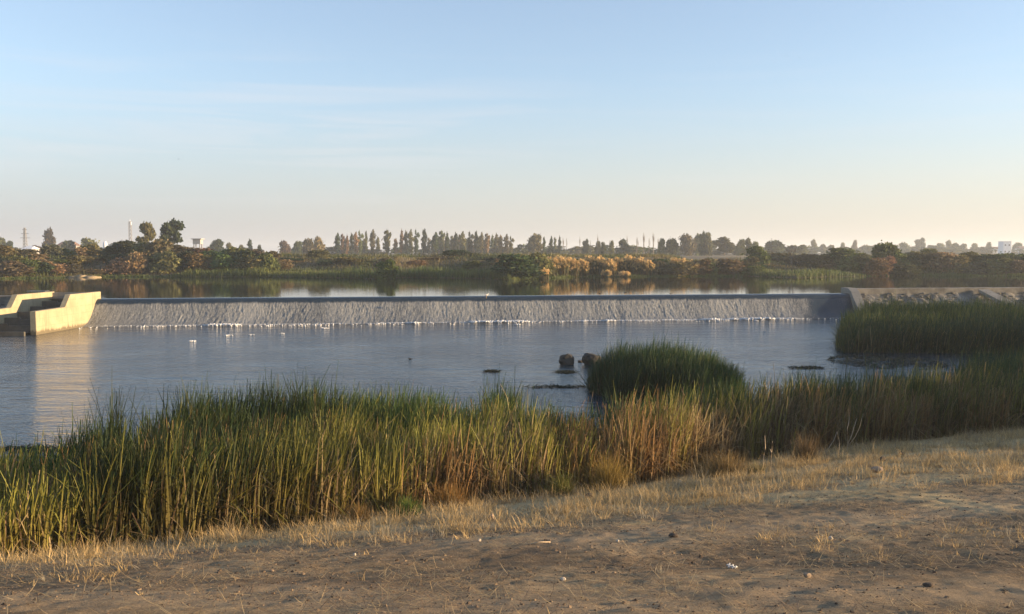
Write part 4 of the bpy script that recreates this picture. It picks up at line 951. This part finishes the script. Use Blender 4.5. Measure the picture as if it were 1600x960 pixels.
# reeds fringe along the far water line (nobody could count it)
def far_reeds():
    n = 26000; x = rng.uniform(-92, 100, n); px = 800+F*x/146
    hgt = np.interp(px, [-80, 100, 250, 280, 430, 640, 790, 800, 1165, 1170, 1300, 1390, 1700], [.5,.4,.6,1.4,1.9,2.2,2.0,.5,.4,1.3,1.5,.6,.7])
    dd = rng.random(n)*np.interp(px, [0, 250, 300, 790, 800, 1160, 1180, 1300, 1400], [1.2,1.2,4,5,1.4,1.4,9,9,1.5])-.5
    y = shore_y(x)+dd; k = rng.random(n) < .3+.9*fbm(x*.3, y*.3, 88); x, y, hgt, dd = x[k], y[k], hgt[k], dd[k]; n = len(x)
    z = np.maximum(G(x, y, False), 2.25); m = vn(x*.25, y*.1, 4)[:, None]
    c = (arr(.075,.12,.032)*(1-m)+arr(.17,.19,.05)*m)*(.6+.7*rng.random(n)[:, None])
    H = hgt*rng.uniform(.4, 1, n)*(.45+.8*vn(x*.35, y*.2, 6))
    V, Q, C = blades(np.stack([x, y, z-.05], 1), H, rng.uniform(.06, .13, n), rng.random(n)*6.28, np.abs(rng.normal(.1,.15,n)), np.abs(rng.normal(.2,.3,n)), c*.6, c, 3)
    tag(link('far_reeds', npmesh('far_reeds', V, Q, M['reed'], C)), 'green reeds lining the far water edge', 'reeds', kind='stuff')
    n = 60000; x = rng.uniform(-110, 120, n); y = shore_y(x)+1+39*rng.random(n)**1.2; z = G(x, y); m = vn(x*.2, y*.2, 9)[:, None]
    m = np.clip(m*1.6-.15, 0, 1); c = (arr(.22,.17,.075)*(1-m)+arr(.085,.105,.035)*m)*(.6+.7*rng.random(n)[:, None])
    V, Q, C = blades(np.stack([x, y, z-.03], 1), rng.uniform(.25, .9, n)*(.4+1.1*vn(x*.15, y*.15, 19)), rng.uniform(.08, .18, n), rng.random(n)*6.28, np.abs(rng.normal(.2,.25,n)), np.abs(rng.normal(.4,.4,n)), c*.7, c, 2)
    tag(link('bank_grass', npmesh('bank_grass', V, Q, M['straw'], C)), 'rough dry growth covering the far bank', 'grass', kind='stuff')
far_reeds()
# sand spit and thin floating weed lines of the upper pool
x, y = at_z(128, 434, 2.3)
V, Q = lumps(np.array([[0,0,0],[1.2,.4,0],[-1.2,-.2,0],[2.2,.7,-.05]])*1.0, np.array([1.2,1.1,.9,.8]), .28, 4, 12); o = link('sand_spit', npmesh('sand_spit', V, Q, M['sand'], smooth=True)); o.location = (x, y, 2.32); tag(o, 'pale sand spit at the far shore near the ochre bush', 'sand', kind='structure')

# ------------------------------------------------------------------ masts and buildings far off
def mast(px, top, base, Y, wbase, label, arms=False):
    x, _, zt = at_y(px, top, Y); zb = g1(x, Y); h = zt-zb; t = empty('lattice_mast', (x, Y, zb)); tag(t, label, 'mast')
    m = MB(); n = 9; w0, w1 = wbase/2, wbase/2*(.35 if arms else .8); r = wbase*.09
    cs = [(-1,-1),(1,-1),(1,1),(-1,1)]
    for cx, cy in cs: m.tube([(cx*w0,cy*w0,0),(cx*w1,cy*w1,h)], r, 4)
    for k in range(n):
        z0, z1 = h*k/n, h*(k+1)/n; a, b = w0+(w1-w0)*k/n, w0+(w1-w0)*(k+1)/n
        for j in range(4):
            c0, c1 = cs[j], cs[(j+1) % 4]; m.tube([(c0[0]*a,c0[1]*a,z0),(c1[0]*b,c1[1]*b,z1)], r*.6, 4)
    m.build('lattice', M['steel'], t)
    if arms:
        m = MB()
        for z, l in ((.62, 3), (.78, 2.4), (.93, 1.6)): m.tube([(-l,0,h*z),(l,0,h*z)], r, 4)
        m.build('cross_arm', M['steel'], t)
    else:
        m = MB(); m.tube([(0,0,h),(0,0,h*1.05)], .12, 5); m.tube([(w1*1.2,-.2,h*.9),(w1*1.2,-.2,h*.98)], .25, 6); m.build('antenna', M['white'], t)
mast(203, 346, 380, 380, 1.0, 'thin pale telecom mast left of the two tall trees')
mast(38.5, 356, 382, 560, 2.2, 'dark lattice power pylon near the left photo edge', True)
def house(px, top, base, wpx, Y, wallm, label, roof=None, storeys=2, cat='house', flat=False):
    x, _, zt = at_y(px, top, Y); zb = g1(x, Y)-.2; wd = wpx/F*Y; h = zt-zb; t = empty('house', (x, Y, zb)); tag(t, label, cat)
    hw = h if flat or roof is None else h*.72
    m = MB(); m.box(-wd/2, wd/2, -3.5, 3.5, 0, hw); m.build('wall', wallm, t)
    m = MB()
    if roof is None: m.box(-wd/2-.2, wd/2+.2, -3.7, 3.7, hw+.003, hw+.3); m.build('roof', wallm, t)
    else:
        m.v = [(-wd/2-.4,-3.9,hw),(wd/2+.4,-3.9,hw),(wd/2+.4,3.9,hw),(-wd/2-.4,3.9,hw),(-wd/2+.5,0,h),(wd/2-.5,0,h)]; m.f = [(0,1,5,4),(1,2,5),(2,3,4,5),(3,0,4),(3,2,1,0)]; m.build('roof', roof, t)
    for s in range(storeys):
        for k in range(max(2, int(wd/2.6))):
            nw = max(2, int(wd/2.6)); xx = -wd/2+wd*(k+.5)/nw; z = hw*(s+.35)/storeys
            m = MB(); m.box(xx-.45, xx+.45, -3.53, -3.503, z, z+min(1.1, hw/storeys*.45)); m.build('window', M['glass'], t)
house(1570, 378, 390, 12, 640, M['white'], 'tall white house on the plain near the right photo edge', None, 2)
house(1556, 386, 391, 16, 660, M['white'], 'low white house left of the tall white one', M['roof'], 1)
house(48, 385, 388, 14, 420, M['greywall'], 'long low white roofed house behind the left bushes', M['white'], 1)
house(107, 378, 386, 24, 380, M['greywall'], 'dark roofed house among trees right of the pylon', M['roof'], 1)
house(1598, 385, 391, 16, 700, M['white'], 'low pale house at the right photo edge', M['roof'], 1)
def tank():
    Y = 260; x, _, zt = at_y(309, 373, Y); zb = g1(x, Y); h = zt-zb; t = empty('water_tower', (x, Y, zb)); tag(t, 'squat grey water tank on stilts right of the dark eucalyptus', 'water tank')
    m = MB(); m.box(-1.1, 1.1, -1.1, 1.1, h-1.6, h-.25); m.build('tank', M['greywall'], t); m = MB(); m.box(-1.5, 1.5, -1.5, 1.5, h-.247, h); m.build('roof', M['greywall'], t)
    for a in (-.85, .85):
        for b in (-.85, .85): m = MB(); m.box(a-.12, a+.12, b-.12, b+.12, 0, h-1.603); m.build('leg', M['greywall'], t)
tank()
Y = 450; x, _, zt = at_y(164, 377, Y); zb = g1(x, Y); t = empty('storage_dome', (x, Y, zb)); tag(t, 'small white domed tank beyond the left bushes', 'tank')
m = MB(); n = 14; h = zt-zb
for i in range(6):
    r = 1.0 if i < 2 else 1.0*math.cos((i-1)/4*1.5); z = 0 if i == 0 else (h-1.5)+1.5*math.sin(max(0, i-1)/4*1.57)
    m.v += [(r*math.cos(6.283*k/n), r*math.sin(6.283*k/n), z) for k in range(n)]
for i in range(5):
    for k in range(n): m.f.append((i*n+k, i*n+(k+1) % n, (i+1)*n+(k+1) % n, (i+1)*n+k))
m.build('shell', M['white'], t, True)
finish_series()
